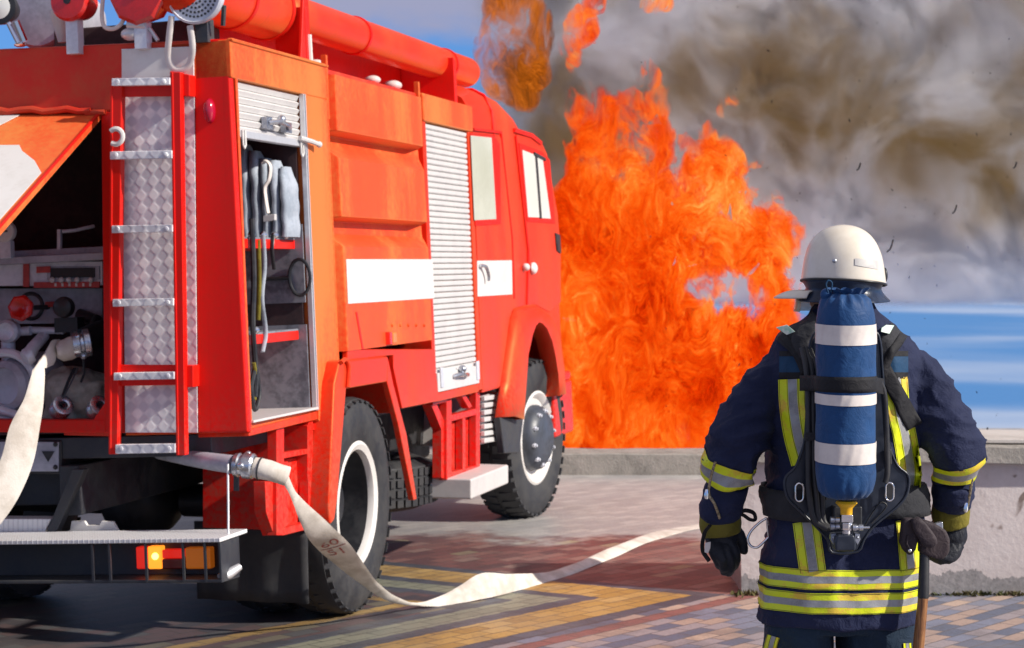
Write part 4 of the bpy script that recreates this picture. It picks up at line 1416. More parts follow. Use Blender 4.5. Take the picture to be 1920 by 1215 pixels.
hose2 = empty('fire_hose', (0, 0, 0))
tag(hose2, 'flat canvas fire hose hanging out of the pump bay and over the bumper', 'fire hose')
pairs2 = [((112, 636, 9.50), (100, 684, 9.42)), ((96, 640, 9.42), (86, 690, 9.36)), ((84, 668, 9.36), (64, 690, 9.30)), ((84, 700, 9.32), (58, 706, 9.27)), ((82, 750, 9.26), (45, 748, 9.22)), ((75, 800, 9.18), (19, 798, 9.14)), ((62, 868, 9.10), (0, 864, 9.06)),
          ((33, 936, 9.03), (-38, 928, 8.99)), ((-6, 992, 8.98), (-84, 986, 8.94)), ((-60, 1060, 8.93), (-135, 1062, 8.90)), ((-130, 1150, 8.9), (-190, 1170, 8.9)), ((-200, 1262, 9.2), (-230, 1272, 9.05)), ((-320, 1265, 9.35), (-320, 1276, 9.1))]
m, _ = ribbon([(edge(*p), edge(*q)) for p, q in pairs2], .007)
m.build('hose_fabric', MAT['hose'], hose2, 60)
m = MB()
Mw = M_T @ M_R
q0, q1, q2 = Mw @ R(146, 646, .07), Mw @ R(128, 655, .06), at(106, 660, 9.46)
m.tube([q0, q0.lerp(q1, .5), q1, q1.lerp(q2, .6), q2], [.046, .052, .052, (.056, .05), (.058, .03)], 20)
m.build('hose_sleeve', MAT['hose'], hose2, 60)

# ------------------------------------------------------------------ paving
def pave_fn(n, b):
    p = n.coord()
    A = Vector((1.01, 11.3, 0))
    e1 = Vector((-.847, .531, 0)); n1 = Vector((-.531, -.847, 0))
    e2 = Vector((-.642, -.766, 0)); n2 = Vector((-.766, .642, 0))
    q = n.vm('SUBTRACT', p, A)
    wob = n.m('MULTIPLY', n.m('SUBTRACT', n.noise(p, 9, 2), 0.5), 0.05)
    d1 = n.m('ADD', n.vm('DOT_PRODUCT', q, n1), wob)
    d2 = n.m('ADD', n.vm('DOT_PRODUCT', q, n2), wob)
    d = n.m('MINIMUM', d1, d2)
    s = n.vm('DOT_PRODUCT', q, e2)
    t = n.vm('DOT_PRODUCT', q, n2)
    uv = n.comb(s, t, 0)
    br = n.n.new('ShaderNodeTexBrick')
    n.put(br.inputs['Vector'], uv)
    br.inputs['Color1'].default_value = (0, 0, 0, 1)
    br.inputs['Color2'].default_value = (1, 1, 1, 1)
    br.inputs['Mortar'].default_value = (0.5, 0.5, 0.5, 1)
    br.inputs['Scale'].default_value = 1.0
    br.inputs['Mortar Size'].default_value = 0.005
    br.inputs['Mortar Smooth'].default_value = 0.3
    br.inputs['Bias'].default_value = 0.0
    br.inputs['Brick Width'].default_value = 0.20
    br.inputs['Row Height'].default_value = 0.10
    rnd = n.sep(br.outputs['Color'])[0]
    mort = br.outputs['Fac']
    fine = n.noise(p, 60, 4, 0.65)
    big = n.noise(p, 0.9, 4, 0.6)
    # per-paver colours of each field
    red = n.ramp(rnd, [(0.0, (0.115, 0.045, 0.05)), (0.45, (0.20, 0.075, 0.07)), (0.75, (0.26, 0.115, 0.10)), (0.93, (0.28, 0.17, 0.15)), (1.0, (0.33, 0.27, 0.15))])
    mixd = n.ramp(rnd, [(0.0, (0.11, 0.13, 0.19)), (0.3, (0.19, 0.21, 0.29)), (0.5, (0.31, 0.27, 0.29)), (0.75, (0.40, 0.29, 0.24)), (0.95, (0.52, 0.38, 0.30)), (1.0, (0.50, 0.44, 0.41))], 'CONSTANT')
    grey = n.ramp(rnd, [(0.0, (0.36, 0.35, 0.355)), (0.5, (0.43, 0.415, 0.405)), (1.0, (0.50, 0.48, 0.46))])
    inner = n.ramp(rnd, [(0.0, (0.055, 0.045, 0.06)), (0.35, (0.13, 0.07, 0.075)), (0.7, (0.10, 0.10, 0.11)), (0.88, (0.20, 0.17, 0.12)), (1.0, (0.36, 0.22, 0.07))], 'CONSTANT')
    yel = n.ramp(rnd, [(0.0, (0.40, 0.23, 0.055)), (0.5, (0.50, 0.30, 0.08)), (1.0, (0.57, 0.37, 0.13))])
    dark = n.ramp(rnd, [(0.0, (0.045, 0.052, 0.075)), (1.0, (0.085, 0.095, 0.13))])
    green = n.ramp(rnd, [(0.0, (0.22, 0.23, 0.17)), (1.0, (0.32, 0.32, 0.23))])
    y = n.sep(p)[1]
    far = n.sstep(n.m('ADD', y, n.m('MULTIPLY', n.m('SUBTRACT', n.noise(p, 1.3, 5, 0.7), 0.5), 2.6)), 13.3, 13.9)
    up = n.mix(far, red, grey)
    out = n.mix(n.m('LESS_THAN', d2, d1), up, mixd)
    def band(c0, a, z, colr):
        k = n.m('MULTIPLY', n.m('GREATER_THAN', d, a), n.m('LESS_THAN', d, z))
        return n.mix(k, c0, colr)
    c = n.mix(n.m('GREATER_THAN', d, 0.0), out, inner)
    c = band(c, -0.12, 0.0, dark)
    c = band(c, 0.0, 0.34, yel)
    c = band(c, 0.34, 0.46, dark)
    c = band(c, 0.46, 0.66, green)
    c = band(c, 0.66, 0.76, dark)
    c = band(c, 0.98, 1.08, yel)
    # thin red course outside the lower border
    k = n.m('MULTIPLY', n.m('LESS_THAN', d2, d1), n.m('MULTIPLY', n.m('GREATER_THAN', d2, -0.30), n.m('LESS_THAN', d2, -0.19)))
    c = n.mix(k, c, (0.26, 0.10, 0.09))
    c = n.mix(n.m('MULTIPLY', n.m('SUBTRACT', 1.0, n.m('MULTIPLY', far, .7)), n.m('MULTIPLY', mort, .75)), c, (0.05, 0.045, 0.042))
    c = n.mix(n.m('MULTIPLY', n.sstep(fine, .42, .75), 0.3), c, (0.10, 0.095, 0.09), 'MIX')
    c = n.mix(n.m('MULTIPLY', n.sstep(big, .45, .75), 0.3), c, (0.30, 0.27, 0.25))
    grime = n.noise(p, 2.7, 6, .68, .5)
    c = n.mix(n.m('MULTIPLY', n.sstep(grime, .46, .70), n.m('SUBTRACT', 0.40, n.m('MULTIPLY', far, .22))), c, (0.075, 0.068, 0.066))
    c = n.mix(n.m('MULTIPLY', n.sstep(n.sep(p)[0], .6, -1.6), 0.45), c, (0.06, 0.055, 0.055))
    n.put(b.inputs['Base Color'], c)
    n.put(b.inputs['Roughness'], n.m('ADD', .36, n.m('MULTIPLY', fine, .34)))
    h = n.m('ADD', n.m('MULTIPLY', mort, -1.0), n.m('ADD', n.m('MULTIPLY', rnd, .25), n.m('MULTIPLY', fine, .3)))
    n.put(b.inputs['Normal'], n.bump(h, 0.6, 0.006))


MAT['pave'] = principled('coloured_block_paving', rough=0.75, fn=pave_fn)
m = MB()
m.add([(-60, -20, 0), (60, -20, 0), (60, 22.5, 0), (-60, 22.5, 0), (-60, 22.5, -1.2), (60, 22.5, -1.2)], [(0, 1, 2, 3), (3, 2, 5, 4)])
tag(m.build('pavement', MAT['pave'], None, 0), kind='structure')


def water_fn(n, b):
    p = n.coord()
    px = n.sep(p)
    lg = n.m('LOGARITHM', n.m('MAXIMUM', px[1], 1.0), 2.718)
    q = n.comb(n.m('MULTIPLY', px[0], .03), n.m('ADD', n.m('MULTIPLY', lg, 2.6), n.m('MULTIPLY', n.noise(n.vm('MULTIPLY', p, (.10, .05, 1)), 1.0, 4, .6), .5)), 5.1)
    k = n.noise(q, 1.0, 3, 0.5, 0.2)
    f = n.m('MULTIPLY', n.sstep(k, .42, .70), .85)
    n.put(b.inputs['Base Color'], n.mix(f, (0.045, 0.21, 0.50), (0.50, 0.57, 0.68)))
    n.put(b.inputs['Roughness'], 0.45)
    rip = n.noise(n.vm('MULTIPLY', p, (0.5, 1.6, 1)), 2.0, 5, 0.6)
    n.put(b.inputs['Normal'], n.bump(rip, 0.3, 0.08))


MAT['water'] = principled('blue_sea_water', rough=0.4, fn=water_fn, spec=0.4)
m = MB()
m.add([(-1800, 22.0, -.7), (1800, 22.0, -.7), (1800, 2500, -.7), (-1800, 2500, -.7)], [(0, 1, 2, 3)])
tag(m.build('sea', MAT['water'], None, 0), kind='structure')


def stone_fn(n, b):
    p = n.coord()
    a = n.noise(p, 5, 6, 0.65, .4)
    f = n.noise(p, 45, 4, .65)
    c = n.ramp(n.m('ADD', n.m('MULTIPLY', a, .75), n.m('MULTIPLY', f, .25)), [(0.3, (0.16, 0.15, 0.135)), (0.5, (0.31, 0.29, 0.26)), (0.62, (0.36, 0.33, 0.30)), (0.72, (0.50, 0.46, 0.40))])
    n.put(b.inputs['Base Color'], c)
    n.put(b.inputs['Normal'], n.bump(n.m('ADD', a, n.m('MULTIPLY', f, .5)), .5, .02))


MAT['stone'] = principled('weathered_stone', rough=0.85, fn=stone_fn)


def plaster_fn(n, b):
    p = n.coord()
    z = n.sep(p)[2]
    a = n.noise(p, 2.3, 6, 0.62, .3)
    f = n.noise(p, 34, 4, .65)
    edge_n = n.noise(n.vm('MULTIPLY', p, (1, 1, .4)), 4.5, 5, .65)
    base = n.ramp(n.m('ADD', n.m('MULTIPLY', a, .7), n.m('MULTIPLY', f, .3)), [(0.3, (0.42, 0.36, 0.34)), (0.5, (0.55, 0.49, 0.475)), (0.7, (0.62, 0.565, 0.55))])
    peel = n.m('LESS_THAN', z, n.m('ADD', n.m('MULTIPLY', edge_n, .36), -.06))
    c = n.mix(peel, base, n.ramp(f, [(.3, (0.20, 0.19, 0.19)), (.7, (0.33, 0.31, 0.31))]))
    chip = n.noise(p, 3.1, 3, .5, .5)
    c = n.mix(n.m('MULTIPLY', n.sstep(chip, .70, .72), 1.0), c, (0.20, 0.15, 0.13))
    n.put(b.inputs['Base Color'], c)
    h = n.m('ADD', n.m('MULTIPLY', peel, -.7), n.m('ADD', n.m('MULTIPLY', a, .6), n.m('MULTIPLY', f, .35)))
    n.put(b.inputs['Normal'], n.bump(h, .5, .02))


MAT['plaster'] = principled('peeling_plaster', rough=0.9, fn=plaster_fn)


def jitter_box(a, c, step, amp, seed):
    """block with slightly uneven worn faces"""
    bm = bmesh.new()
    x0, y0, z0 = a; x1, y1, z1 = c
    bmesh.ops.create_cube(bm, size=1.0, matrix=Matrix.Translation(((x0 + x1) / 2, (y0 + y1) / 2, (z0 + z1) / 2)) @ Matrix.Diagonal((x1 - x0, y1 - y0, z1 - z0, 1)))
    for ax, (lo, hi) in enumerate(((x0, x1), (y0, y1), (z0, z1))):
        k = int((hi - lo) / step)
        for i in range(1, k):
            no = Vector((0, 0, 0)); no[ax] = 1
            co = Vector((0, 0, 0)); co[ax] = lo + (hi - lo) * i / k
            bmesh.ops.bisect_plane(bm, geom=bm.verts[:] + bm.edges[:] + bm.faces[:], plane_co=co, plane_no=no)
    mb = MB()
    bm.verts.ensure_lookup_table()
    mb.v = [tuple(v.co + Vector([noise.noise(v.co * 2.1 + Vector((seed + 7 * k, 0, 0))) * amp + noise.noise(v.co * 9 + Vector((seed, 3 * k, 0))) * amp * .4 for k in range(3)])) for v in bm.verts]
    mb.f = [tuple(v.index for v in f.verts) for f in bm.faces]
    mb.m = [0] * len(mb.f)
    bm.free()
    return mb


wx = at(1392, 1000, 11.32).x
wall = empty('plaster_wall', (wx, 11.32, 0))
tag(wall, 'low pinkish plaster wall with stone coping behind the firefighter', 'wall')
ct = .835
def shift(mb, o):
    mb.v = [tuple(Vector(v) - Vector(o)) for v in mb.v]
    return mb
shift(jitter_box((wx, 11.36, -.05), (wx + 9, 11.95, ct - .10), .12, .012, 3), (wx, 11.32, 0)).build('wall_face', MAT['plaster'], wall, 50)
shift(jitter_box((wx - .03, 11.28, ct - .10), (wx + 9, 12.02, ct), .10, .010, 11), (wx, 11.32, 0)).build('coping', MAT['stone'], wall, 50, 0.01)
MAT['coping_top'] = principled('pale_coping_slab', rough=.8, fn=worn((0.55, 0.52, 0.49), (0.42, 0.39, 0.36), 3, (.7, .9), .2))
shift(jitter_box((wx + .02, 11.36, ct + .006), (wx + 9, 11.98, ct + .03), .3, .004, 5), (wx, 11.32, 0)).build('coping_slab', MAT['coping_top'], wall, 50, 0.006)

kx0, kx1 = at(980, 860, 17.6).x - 4, at(1345, 860, 17.6).x + 4.5
m = jitter_box((kx0, 17.6, -.03), (kx1, 18.1, .185), .16, .012, 21)
kerb = m.build('stone_kerb', MAT['stone'], None, 50, 0.012)
tag(kerb, 'long low grey stone kerb in front of the flames', 'kerb')

# moss and weeds at the foot of the wall
m = MB()
rnd = random.Random(4)
for i in range(2600):
    x = wx - .06 + rnd.random() * 6.0
    dens = noise.noise(Vector((x * 1.7, 3.1, 0))) + (.7 if x < wx + .22 else .15)
    if rnd.random() > dens + .15: continue
    y = 11.33 - abs(rnd.gauss(0, .035))
    h = (.010 + .024 * max(0, dens)) * (.4 + rnd.random())
    a = rnd.random() * 6.28
    d = Vector((math.cos(a), math.sin(a), 0)) * (.006 + rnd.random() * .008)
    l = Vector((rnd.gauss(0, .02), rnd.gauss(0, .015) - .01, h))
    o = Vector((x, y, .0))
    m.add([o - d, o + d, o + d * .6 + l * .7, o + l, o - d * .6 + l * .6], [(0, 1, 2, 3, 4)])
MAT['moss'] = principled('moss', rough=.95, fn=worn((0.055, 0.065, 0.018), (0.12, 0.10, 0.035), 9, (.9, .95), 0, .4, .6))
mo = m.build('moss', MAT['moss'], None, 0)
tag(mo, 'dark green moss tufts along the foot of the plaster wall', 'moss', kind='stuff')

# ------------------------------------------------------------------ fire
def flame_skin(blobs, voxel, amp, seed, lick=1.0):
    m = MB()
    for c, r in blobs: m.ball(c, r, 12, 8)
    vs, ns, fs = organic(m, voxel, 1)
    sd_ = Vector((seed * 3.1, seed, -seed))
    out = []
    for v, nn in zip(vs, ns):
        q = Vector((v.x * 1.0, v.y, v.z * .55)) + sd_
        wq = Vector([noise.noise(q * 1.4 + Vector((9 * k, 0, 0))) for k in range(3)]) * .45
        h = noise.noise(q * 2.2 + wq) * .9 + noise.noise(q * 5.0 + wq * 2) * .55 + noise.noise(q * 11 + wq * 3) * .3 + noise.noise(q * 23) * .16
        up = max(0, h) * max(0, nn.z + .35)
        out.append(v + nn * (h * amp) + Vector((0, 0, up * amp * 1.3 * lick)))
    return out, fs


rnd = random.Random(12)
FD = 20.3
grow = 1.42
def blob(px, py, r, d=0.0, fy=.75):
    c = at(px, py, FD + d + rnd.uniform(-.25, .25))
    k = FD / FPX
    r *= grow
    return c, (r * k, r * k * fy, r * k * 1.12)
fb = []
for x in range(930, 1420, 55):
    for y in (810, 750, 690):
        fb.append(blob(x + rnd.uniform(-18, 18), y + rnd.uniform(-15, 15), 58 + rnd.uniform(-8, 10)))
for x, y, r in ((1430, 660, 55), (1460, 610, 50), (1480, 560, 40), (1450, 700, 50), (1400, 620, 55), (1350, 640, 55),
                (1000, 620, 60), (1060, 600, 62), (1060, 530, 60), (1060, 460, 52), (1075, 400, 46), (1010, 520, 50), (1130, 610, 64), (1130, 540, 60), (1140, 470, 56), (1130, 400, 50), (1150, 340, 42),
                (1120, 290, 46), (1118, 240, 40), (1112, 195, 32), (1160, 280, 36), (1180, 320, 40), (1090, 330, 36), (1150, 230, 26), (1100, 165, 20), (1080, 280, 20), (1165, 380, 44), (1240, 350, 36), (1270, 340, 26), (1150, 195, 16), (1200, 600, 60), (1210, 530, 58), (1200, 460, 55), (1195, 400, 46), (1190, 345, 34), (1215, 300, 32), (1230, 250, 26), (1228, 210, 20), (1222, 180, 11),
                (1270, 600, 60), (1285, 520, 48), (1270, 450, 50), (1260, 395, 36), (1330, 470, 40), (1345, 430, 34), (1310, 420, 36), (1300, 380, 24), (1330, 620, 50), (1380, 480, 34), (1400, 450, 34),
                (1440, 440, 42), (1465, 470, 40), (1490, 480, 26), (1440, 500, 44), (1420, 400, 26), (1415, 560, 48), (1450, 540, 46), (1385, 575, 36),
                (1330, 290, 26), (1345, 325, 34), (1368, 300, 24), (1340, 258, 20), (1350, 355, 28), (1310, 330, 28), (1300, 290, 18), (1410, 298, 12), (1395, 290, 12), (1425, 305, 9), (1385, 370, 26), (1420, 375, 24), (1345, 230, 12)):
    fb.append(blob(x, y, r))
vs, fs = flame_skin(fb, .05, .17, 1.7)


def fire_fn(name, dens, dark_bias=0.0, field=True, strength=1.0, cut=.47, sooty=False):
    mt = bpy.data.materials.new(name)
    mt.use_nodes = True
    n = NT(mt.node_tree)
    n.n.remove(n.n['Principled BSDF'])
    out = n.n['Material Output']
    p = n.coord()
    q = n.vm('MULTIPLY', p, (1, 1, .62))
    w1 = n.vm('SCALE', n.vm('SUBTRACT', n.noise(q, 1.6, 2, .5, color=True), (.5, .5, .5)), 1.3)
    q1 = n.vm('ADD', q, w1)
    w2 = n.vm('SCALE', n.vm('SUBTRACT', n.noise(q1, 5.5, 3, .55, color=True), (.5, .5, .5)), .42)
    q2 = n.vm('ADD', q1, w2)
    a = n.noise(q1, 1.7, 3, .55)                       # broad body of flame against smoke
    t = n.noise(q2, 7.0, 6, .68)                     # tongues
    f = n.noise(q2, 24.0, 4, .64)                     # filaments
    fil = n.m('SUBTRACT', 1.0, n.m('MULTIPLY', n.m('ABSOLUTE', n.m('SUBTRACT', f, .5)), 9.0), clamp=True)
    z = n.sep(p)[2]
    body = n.m('ADD', n.m('MULTIPLY', a, .5), n.m('MULTIPLY', t, .5))
    th = cut
    if field:
        wa = n.vm('SCALE', n.vm('SUBTRACT', n.noise(p, 1.5, 2, .5, color=True), (.5, .5, .5)), 1.5)
        wb_ = n.vm('SCALE', n.vm('SUBTRACT', n.noise(n.vm('MULTIPLY', p, (1, 1, .5)), 5.0, 3, .6, color=True), (.5, .5, .5)), 1.05)
        sp = n.sep(n.vm('ADD', p, n.vm('ADD', wa, wb_)))
        d = None
        for cx, cz, ra, rb in FIELD:
            di = n.vm('LENGTH', n.comb(n.m('MULTIPLY', n.m('SUBTRACT', sp[0], cx), 1 / ra), n.m('MULTIPLY', n.m('SUBTRACT', sp[2], cz), 1 / rb), 0))
            d = di if d is None else n.m('MINIMUM', d, di)
        inside = n.m('SUBTRACT', 1.30, d, clamp=True)
        hc = at(1335, 540, FD)
        hole = n.vm('LENGTH', n.comb(n.m('MULTIPLY', n.m('SUBTRACT', sp[0], hc.x), 1 / (95 * KZ)), n.m('MULTIPLY', n.m('SUBTRACT', sp[2], hc.z), 1 / (58 * KZ)), 0))
        inside = n.m('SUBTRACT', inside, n.m('MULTIPLY', n.sstep(hole, 1.35, .3), .55))
        hg = n.sstep(n.m('ADD', z, n.m('MULTIPLY', n.sstep(n.sep(p)[0], 1.2, 2.4), .75)), 1.2, 3.1)
        g1 = n.m('MULTIPLY', n.m('SUBTRACT', a, .5), n.m('ADD', 1.5, n.m('MULTIPLY', hg, 2.6)))
        g2 = n.m('MULTIPLY', n.m('SUBTRACT', t, .5), n.m('ADD', 1.1, n.m('MULTIPLY', hg, 1.5)))
        g3 = n.m('MULTIPLY', n.m('SUBTRACT', f, .5), n.m('ADD', .5, n.m('MULTIPLY', hg, 1.2)))
        val = n.m('ADD', n.m('ADD', n.m('ADD', g1, g3), g2), n.m('SUBTRACT', n.m('SUBTRACT', inside, .41), n.m('MULTIPLY', hg, .27)))
        k = n.sstep(val, 0.0, .09)
    else:
        k = n.sstep(body, th, th + .035)
    sig = n.m('MULTIPLY', k, n.m('SUBTRACT', dens, n.m('MULTIPLY', n.sstep(z, 1.6, 3.6), dens * .55)) if field else dens)
    core = n.noise(q, 1.15, 2, .5)
    fin = n.noise(q2, 38.0, 2, .6)
    heat = n.m('ADD', n.m('ADD', n.m('MULTIPLY', n.m('SUBTRACT', t, .5), 1.35), n.m('MULTIPLY', n.m('SUBTRACT', core, .5), .9)), n.m('ADD', n.m('ADD', n.m('MULTIPLY', fil, .32), n.m('MULTIPLY', n.m('SUBTRACT', fin, .5), 1.15)), .28))
    d = dark_bias
    col = n.ramp(heat, [(.14 + d, (0.20, 0.004, 0.0)), (.30 + d, (0.70, 0.018, 0.0)), (.44 + d, (0.86, 0.058, 0.001)), (.58 + d, (0.90, 0.120, 0.004)), (.74 + d, (0.95, 0.25, 0.018)), (.90 + d, (1.05, 0.52, 0.13))])
    if sooty:
        col = n.ramp(heat, [(.20, (0.03, 0.008, 0.001)), (.36, (0.13, 0.035, 0.003)), (.50, (0.34, 0.075, 0.004)), (.64, (0.66, 0.13, 0.006)), (.85, (0.85, 0.26, 0.03))])
    ab = n.n.new('ShaderNodeVolumeAbsorption')
    ab.inputs['Color'].default_value = (0, 0, 0, 1)
    n.put(ab.inputs['Density'], sig)
    em = n.n.new('ShaderNodeEmission')
    n.put(em.inputs['Color'], col)
    n.put(em.inputs['Strength'], n.m('MULTIPLY', sig, strength))
    ad = n.n.new('ShaderNodeAddShader')
    n.l.new(ab.outputs[0], ad.inputs[0]); n.l.new(em.outputs[0], ad.inputs[1])
    n.l.new(ad.outputs[0], out.inputs['Volume'])
    mt.cycles.volume_step_rate = 0.12
    return mt


KZ = FD / FPX
FIELD = []
for px, py, a, b_ in ((1150, 690, 270, 190), (1100, 560, 140, 170), (1105, 400, 84, 170), (1122, 235, 58, 100), (1215, 430, 95, 150), (1230, 275, 42, 95), (1290, 570, 150, 120), (1345, 440, 78, 80), (1348, 310, 48, 75), (1452, 480, 72, 95), (1405, 640, 120, 115), (1000, 700, 120, 190), (1412, 350, 48, 55), (1060, 480, 75, 150)):
    c = at(px, py, FD)
    FIELD.append((c.x, c.z, a * KZ, b_ * KZ))
MAT['fire'] = fire_fn('burning_flame', 24.0, strength=.97)
m = MB(); m.add(vs, fs)
fire = m.build('fire', MAT['fire'], None, 180)
tag(fire, 'tall wall of orange flames rising behind the low stone kerb', 'fire')
MAT['wisp'] = fire_fn('torn_flame', 16.0, field=False, strength=.95, cut=.515)
MAT['fireball'] = fire_fn('sooty_flame', 13.0, field=False, strength=.8, cut=.475, sooty=True)
rnd = random.Random(5)
fb = [blob(x, y, r) for x, y, r in ((960, 20, 34), (955, 60, 40), (945, 100, 42), (950, 140, 38), (975, 110, 40), (990, 70, 34), (1000, 130, 26), (975, 165, 28), (995, 180, 20), (940, 10, 26), (985, 25, 26), (960, -20, 30))]
vs, fs = flame_skin(fb, .035, .10, 6.3, .3)
m = MB(); m.add(vs, fs)
tag(m.build('fireball', MAT['fireball'], None, 180), 'detached sooty brown fireball floating above the cab roof', 'fireball')
for i, (bl, lab) in enumerate(((((1072, 90, 14), (1080, 70, 16), (1092, 55, 16), (1105, 60, 12), (1112, 75, 8), (1078, 110, 10), (1076, 125, 7), (1095, 20, 12), (1110, 5, 14), (1060, 90, 8)), 'thin wisp of orange flame torn off beside the fireball'),
                               (((1215, 5, 12), (1232, 4, 14), (1248, 0, 10)), 'small scrap of flame highest of all in the smoke'),
                               (((1204, 146, 9), (1214, 143, 9), (1222, 150, 7), (1209, 136, 6)), 'tiny flicker of flame in the smoke straight above the tallest flames'),
                               (((1356, 207, 8), (1364, 202, 8), (1370, 210, 6)), 'tiny flicker of flame in brown smoke between the fire and the helmet'))):
    rnd = random.Random(30 + i)
    fb = [blob(x, y, r * 1.25, 0, .6) for x, y, r in bl]
    vs, fs = flame_skin(fb, .022, .09, 2.2 + i * 3, .8)
    m = MB(); m.add(vs, fs)
    tag(m.build('flame_wisp', MAT['wisp'], None, 180), lab, 'flame')


# ------------------------------------------------------------------ smoke
def smoke_mat():
    mt = bpy.data.materials.new('drifting_smoke')
    mt.use_nodes = True
    n = NT(mt.node_tree)
    n.n.remove(n.n['Principled BSDF'])
    out = n.n['Material Output']
    p = n.coord()
    xyz = n.sep(p)
    w1 = n.vm('SCALE', n.vm('SUBTRACT', n.noise(p, .55, 2, .5, color=True), (.5, .5, .5)), 1.8)
    q = n.vm('ADD', p, w1)
    a = n.noise(q, .62, 5, .58)
    b_ = n.noise(n.vm('ADD', q, (7.3, 1.1, 4.2)), .5, 5, .6)
    soft = n.sstep(n.m('ADD', a, n.m('MULTIPLY', n.m('SUBTRACT', n.noise(q, 2.8, 5, .65), .5), .75)), .36, .62)
    x, y, z = xyz[0], xyz[1], xyz[2]
    wob = n.m('MULTIPLY', n.m('SUBTRACT', n.noise(p, 1.1, 4, .6), .5), 1.0)
    left = n.sstep(n.m('ADD', x, wob), -.6, 1.3)
    floor_ = n.sstep(n.m('ADD', z, n.m('MULTIPLY', wob, .12)), 1.30, 1.50)
    dens = n.m('MULTIPLY', n.m('MULTIPLY', left, floor_), n.m('ADD', .7, n.m('MULTIPLY', soft, 4.2)))
    vs_ = n.n.new('ShaderNodeVolumePrincipled')
    brown = n.m('MULTIPLY', n.sstep(n.m('ADD', n.m('MULTIPLY', b_, .7), n.m('MULTIPLY', n.noise(q, 1.6, 5, .65), .3)), .43, .56), n.sstep(n.m('ADD', z, n.m('MULTIPLY', wob, 2.2)), 1.9, 3.0))
    n.put(vs_.inputs['Color'], n.mix(brown, (0.92, 0.935, 0.99), (0.47, 0.345, 0.17)))
    n.put(vs_.inputs['Density'], dens)
    vs_.inputs['Density Attribute'].default_value = ''
    vs_.inputs['Anisotropy'].default_value = 0.0
    n.l.new(vs_.outputs[0], out.inputs['Volume'])
    return mt


MAT['smoke'] = smoke_mat()
m = MB()
sb = []
rnd = random.Random(3)
m.box((-1.0, 22.9, 1.22), (9.5, 26.2, 9.0))
sm = m.build('smoke', MAT['smoke'], None, 0)
tag(sm, 'grey and brown smoke drifting behind the flames and over the sea', 'smoke', kind='stuff')

# ash flecks in the air
m = MB()
rnd = random.Random(9)
for i in range(170):
    px, py = rnd.uniform(1180, 1915), rnd.uniform(5, 790)
    px = px if rnd.random() < .6 else rnd.gauss(1640, 130)
    py = py if rnd.random() < .6 else rnd.gauss(330, 170)
    c = at(px, py, rnd.uniform(14, 19))
    s = rnd.uniform(.004, .012) * (1.7 if rnd.random() < .05 else 1)
    a = rnd.random() * 6.28
    d = Vector((math.cos(a), rnd.uniform(-.3, .3), math.sin(a) * 1.4 + .3)) * s
    e = Vector((-d.z, rnd.uniform(-.4, .4) * s, d.x)) * rnd.uniform(.15, .45)
    t = Vector((0, s * .25, 0))
    m.add([c - d, c + e, c + d, c - e * .7, c + t], [(0, 1, 4), (1, 2, 4), (2, 3, 4), (3, 0, 4), (0, 3, 2, 1)])
for px, py, k in ((1672, 462, 1), (1792, 393, .7), (1612, 313, .6), (1850, 812, .8), (1905, 310, .5)):
    c = at(px, py, 15)
    m.tube([c + Vector((-.035 * k, 0, -.04 * k)), c + Vector((-.01 * k, .01, -.02 * k)), c + Vector((0, 0, .01 * k)), c + Vector((.012 * k, .01, .05 * k))], .006, 5)
MAT['ash'] = principled('burnt_ash', (0.012, 0.011, 0.014), .9)
tag(m.build('ash_flakes', MAT['ash'], None, 0), 'dark ash flecks scattered through the smoky air', 'ash', kind='stuff')

# ------------------------------------------------------------------ the firefighter
PO = Vector((.93, 5.7, 0))


def F(px, py, dy=0.0):
    return at(px, py, PO.y + dy) - PO


man = empty('person', PO)
tag(man, 'firefighter seen from behind in navy turnout gear and a cream helmet', 'person')

# body under the clothes: one continuous figure
def ring_loft(mb, rings, n=36, power=2.3):
    """rings: (centre, half width, half depth)"""
    rows = []
    for c, a, d in rings:
        row = []
        for j in range(n):
            t = 2 * math.pi * j / n
            ct, st = math.cos(t), math.sin(t)
            row.append(Vector(c) + Vector((math.copysign(abs(ct) ** (2 / power), ct) * a, math.copysign(abs(st) ** (2 / power), st) * d, 0)))
        rows.append(row)
    mb.grid(rows, closed_u=True, caps=True)


HEADROT = Matrix.Rotation(rad(48), 3, 'Z')                      # head turned towards the fire
HC = F(1581, 510, .0)
body = MB()
body.ball(HC + Vector((0, 0, -.01)), (.076, .095, .115), 24, 16, rot=HEADROT)
fwd = HEADROT @ Vector((0, 1, 0))
sid = HEADROT @ Vector((1, 0, 0))
body.ball(HC + fwd * .055 + Vector((0, 0, -.075)), (.052, .05, .05), 16, 10)
body.tube([HC + fwd * .088 + Vector((0, 0, -.0)), HC + fwd * .108 + Vector((0, 0, -.035)), HC + fwd * .092 + Vector((0, 0, -.045))], [.011, .016, .012], 10)
body.ball(HC + fwd * .085 + Vector((0, 0, -.075)), (.024, .014, .009), 10, 8, rot=HEADROT)
for s in (-1, 1):
    body.ball(HC + sid * (.079 * s) + Vector((0, 0, -.02)), (.010, .02, .032), 10, 8, rot=HEADROT)
    body.ball(HC + fwd * .078 + sid * (.03 * s) + Vector((0, 0, .012)), .014, 10, 8)
body.tube([HC + Vector((0, -.01, -.06)), F(1581, 650, .0)], [.058, .065], 18)
ring_loft(body, [(F(1581, 620), .07, .07), (F(1580, 655), .15, .09), (F(1579, 700), .175, .11), (F(1579, 800), .165, .11), (F(1579, 900), .15, .105), (F(1579, 1000), .165, .11), (F(1578, 1070), .17, .115)])
LA = [F(1468, 690, .0), F(1408, 745, -.02), F(1376, 838, -.05), F(1362, 892, -.02), F(1350, 960, .03)]
